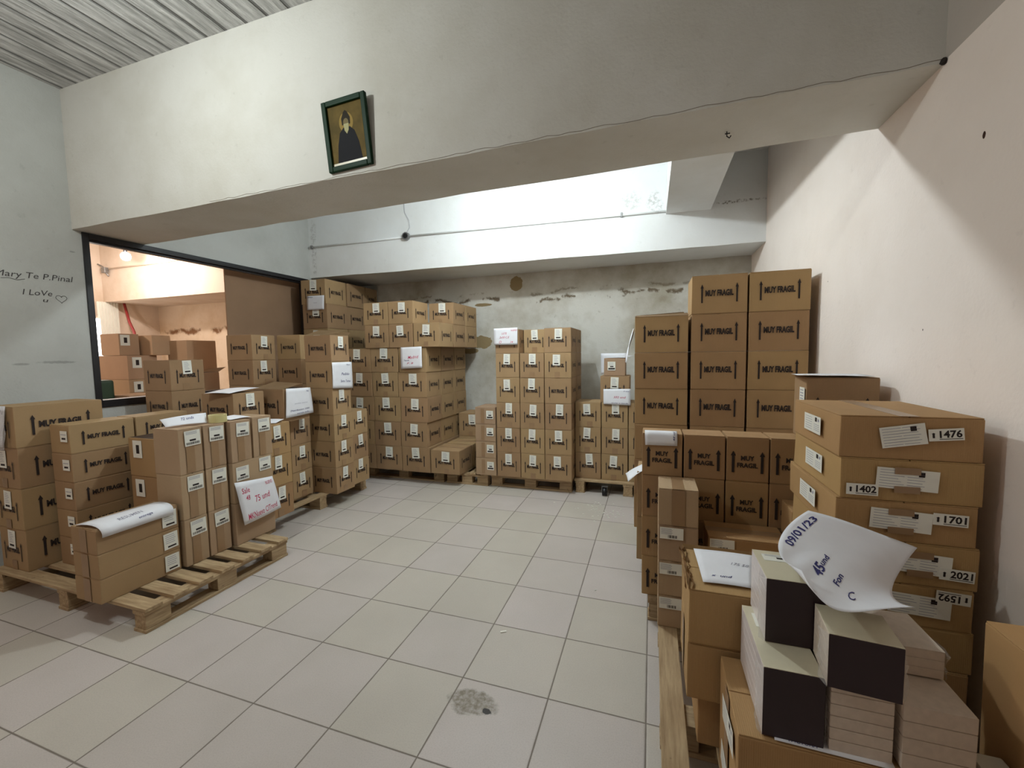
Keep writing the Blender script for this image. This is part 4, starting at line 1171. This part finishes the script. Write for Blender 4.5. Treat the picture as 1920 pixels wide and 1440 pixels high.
# ------------------------------------------------------------------ next room contents
m_bulb, nt, b = newmat('lit_bulb')
b.inputs['Emission Color'].default_value = (1, .93, .84, 1); b.inputs['Emission Strength'].default_value = 40
root = bpy.data.objects.new('hanging_bulb', None); COL.objects.link(root); root.location = (-7.2, 2.84, 2.97); tag(root, 'glowing bare bulb in the next room beyond the dark frame', 'bulb')
bm = bmesh.new(); bmesh.ops.create_uvsphere(bm, u_segments=20, v_segments=12, radius=.06)
link('bulb', bm_mesh(bm, 'bulb'), root, m_bulb, smooth=True)
bm = bmesh.new(); add_tube(bm, [(0, 0, .05), (0, 0, .12)], .022, 12); link('socket', bm_mesh(bm, 'socket'), root, M_black)
bm = bmesh.new(); add_tube(bm, [(0, 0, .12), (.01, 0, .3), (0, 0, .58)], .004, 6); link('cord', bm_mesh(bm, 'cord'), root, M_black)
root = bpy.data.objects.new('electrical_conduit', None); COL.objects.link(root); root.location = (-8.4, 3.25, 2.96)
tag(root, 'thin pipe with dangling fitting on the next room beam', 'conduit')
bm = bmesh.new(); add_tube(bm, [(0, 0, 0), (1.4, 0, 0), (2.6, 0, .06)], .012, 8); link('pipe', bm_mesh(bm, 'pipe'), root, M_inner)
bm = bmesh.new(); add_tube(bm, [(-.15, -.04, .08), (-.03, -.04, .03), (0, -.03, -.05), (.06, -.02, -.12)], .012, 8); add_box(bm, -.05, .04, -.06, .0, -.07, .02, bev=.01)
link('fitting', bm_mesh(bm, 'fitting'), root, M_steel)
bm = bmesh.new(); add_box(bm, -4.50, -4.485, 2.22, 3.95, 0, 2.52, bev=.002)
o = link('brown_board', bm_mesh(bm, 'brown_board'), None, M_board); tag(o, 'tall brown fibreboard panel standing behind the opening', 'board')
bm = bmesh.new()
for i in range(14): add_box(bm, -8.585 + .012 * (i % 2), -8.56 + .012 * (i % 2), 3.16 + .02 * i, 3.18 + .02 * i, 0.02, 2.44)
o = link('curtain', bm_mesh(bm, 'curtain'), None, M_label); tag(o, 'pale curtain beside bright window in the next room', 'curtain')
bm = bmesh.new(); add_tube(bm, [(-8.5, 3.5, 2.438), (-8.4, 3.5, 2.12), (-8.3, 3.5, 1.95), (-8.25, 3.5, 1.75), (-8.22, 3.5, 1.5)], .02, 8)
o = link('red_hose', bm_mesh(bm, 'red_hose'), None, flat('red_rubber', srgb(150, 50, 50), .5)); tag(o, 'dark red cable hose hanging near the next room window', 'hose')
GI = 'cartons in the next room'
zi = 1.0
M_pk = cardboard('cardboard_pinkish', srgb(182, 150, 120), .1)
def table_like(x0, x1, y0, y1, z, label):
    root = bpy.data.objects.new('wooden_table', None); COL.objects.link(root); root.location = ((x0 + x1) / 2, (y0 + y1) / 2, 0); tag(root, label, 'table')
    w, d = x1 - x0, y1 - y0
    bm = bmesh.new(); add_box(bm, -w / 2, w / 2, -d / 2, d / 2, z - .03, z, bev=.003); link('tabletop', bm_mesh(bm, 'tabletop'), root, M_wood)
    for sx in (-1, 1):
        for sy in (-1, 1):
            bm = bmesh.new(); add_box(bm, sx * (w / 2 - .04) - .025, sx * (w / 2 - .04) + .025, sy * (d / 2 - .04) - .025, sy * (d / 2 - .04) + .025, 0, z - .03); link('leg', bm_mesh(bm, 'leg'), root, M_wood)
table_like(-6.3, -4.65, 1.35, 2.75, .98, 'table holding the cartons in the next room, mostly hidden')
def ib(x0, x1, y0, y1, z0, z1, label, **k):
    return carton(x0, x1, y0, y1, z0, z1, k.pop('faces', {}), label, GI, mat=k.pop('mat', M_pk), **k)
ib(-6.02, -5.48, 1.8, 2.1, .981, 1.26, 'next-room carton, lowest, left group behind the frame', faces={'E': 'sticker'})
ib(-6.02, -5.48, 1.8, 2.1, 1.261, 1.53, 'next-room carton, middle level of the left group', faces={'E': 'sticker'})
ib(-5.92, -5.60, 1.8, 2.0, 1.531, 1.775, 'next-room carton, top of the left group, nearer window', faces={'E': 'sticker'})
ib(-5.80, -5.42, 2.02, 2.22, 1.531, 1.76, 'next-room carton, top of the left group, farther right')
ib(-5.35, -4.95, 1.5, 1.8, .981, 1.12, 'flat next-room carton just behind the sill')
ib(-5.46, -5.13, 2.2, 2.55, .981, 1.34, 'next-room carton, lower one of the right pair', mat=M_pk)
ib(-5.46, -5.13, 2.2, 2.55, 1.341, 1.70, 'next-room carton, upper one of the right pair', mat=M_pk)
o = ib(-4.98, -4.70, 2.0, 2.25, .981, 1.33, 'open next-room carton with raised flap near the sill', lid='open')
flap(o, [(-.13, .12, .345), (.13, .12, .345), (.15, .2, .40), (-.13, .2, .38)])
bm = bmesh.new(); add_box(bm, -.09, .09, -.08, .08, 0, .3, bev=.03, seg=3)
o = link('plastic_crate', bm_mesh(bm, 'plastic_crate'), None, M_plastic_green, (-5.25, 1.42, .981)); tag(o, 'dark green plastic container by the dark frame jamb', 'container')
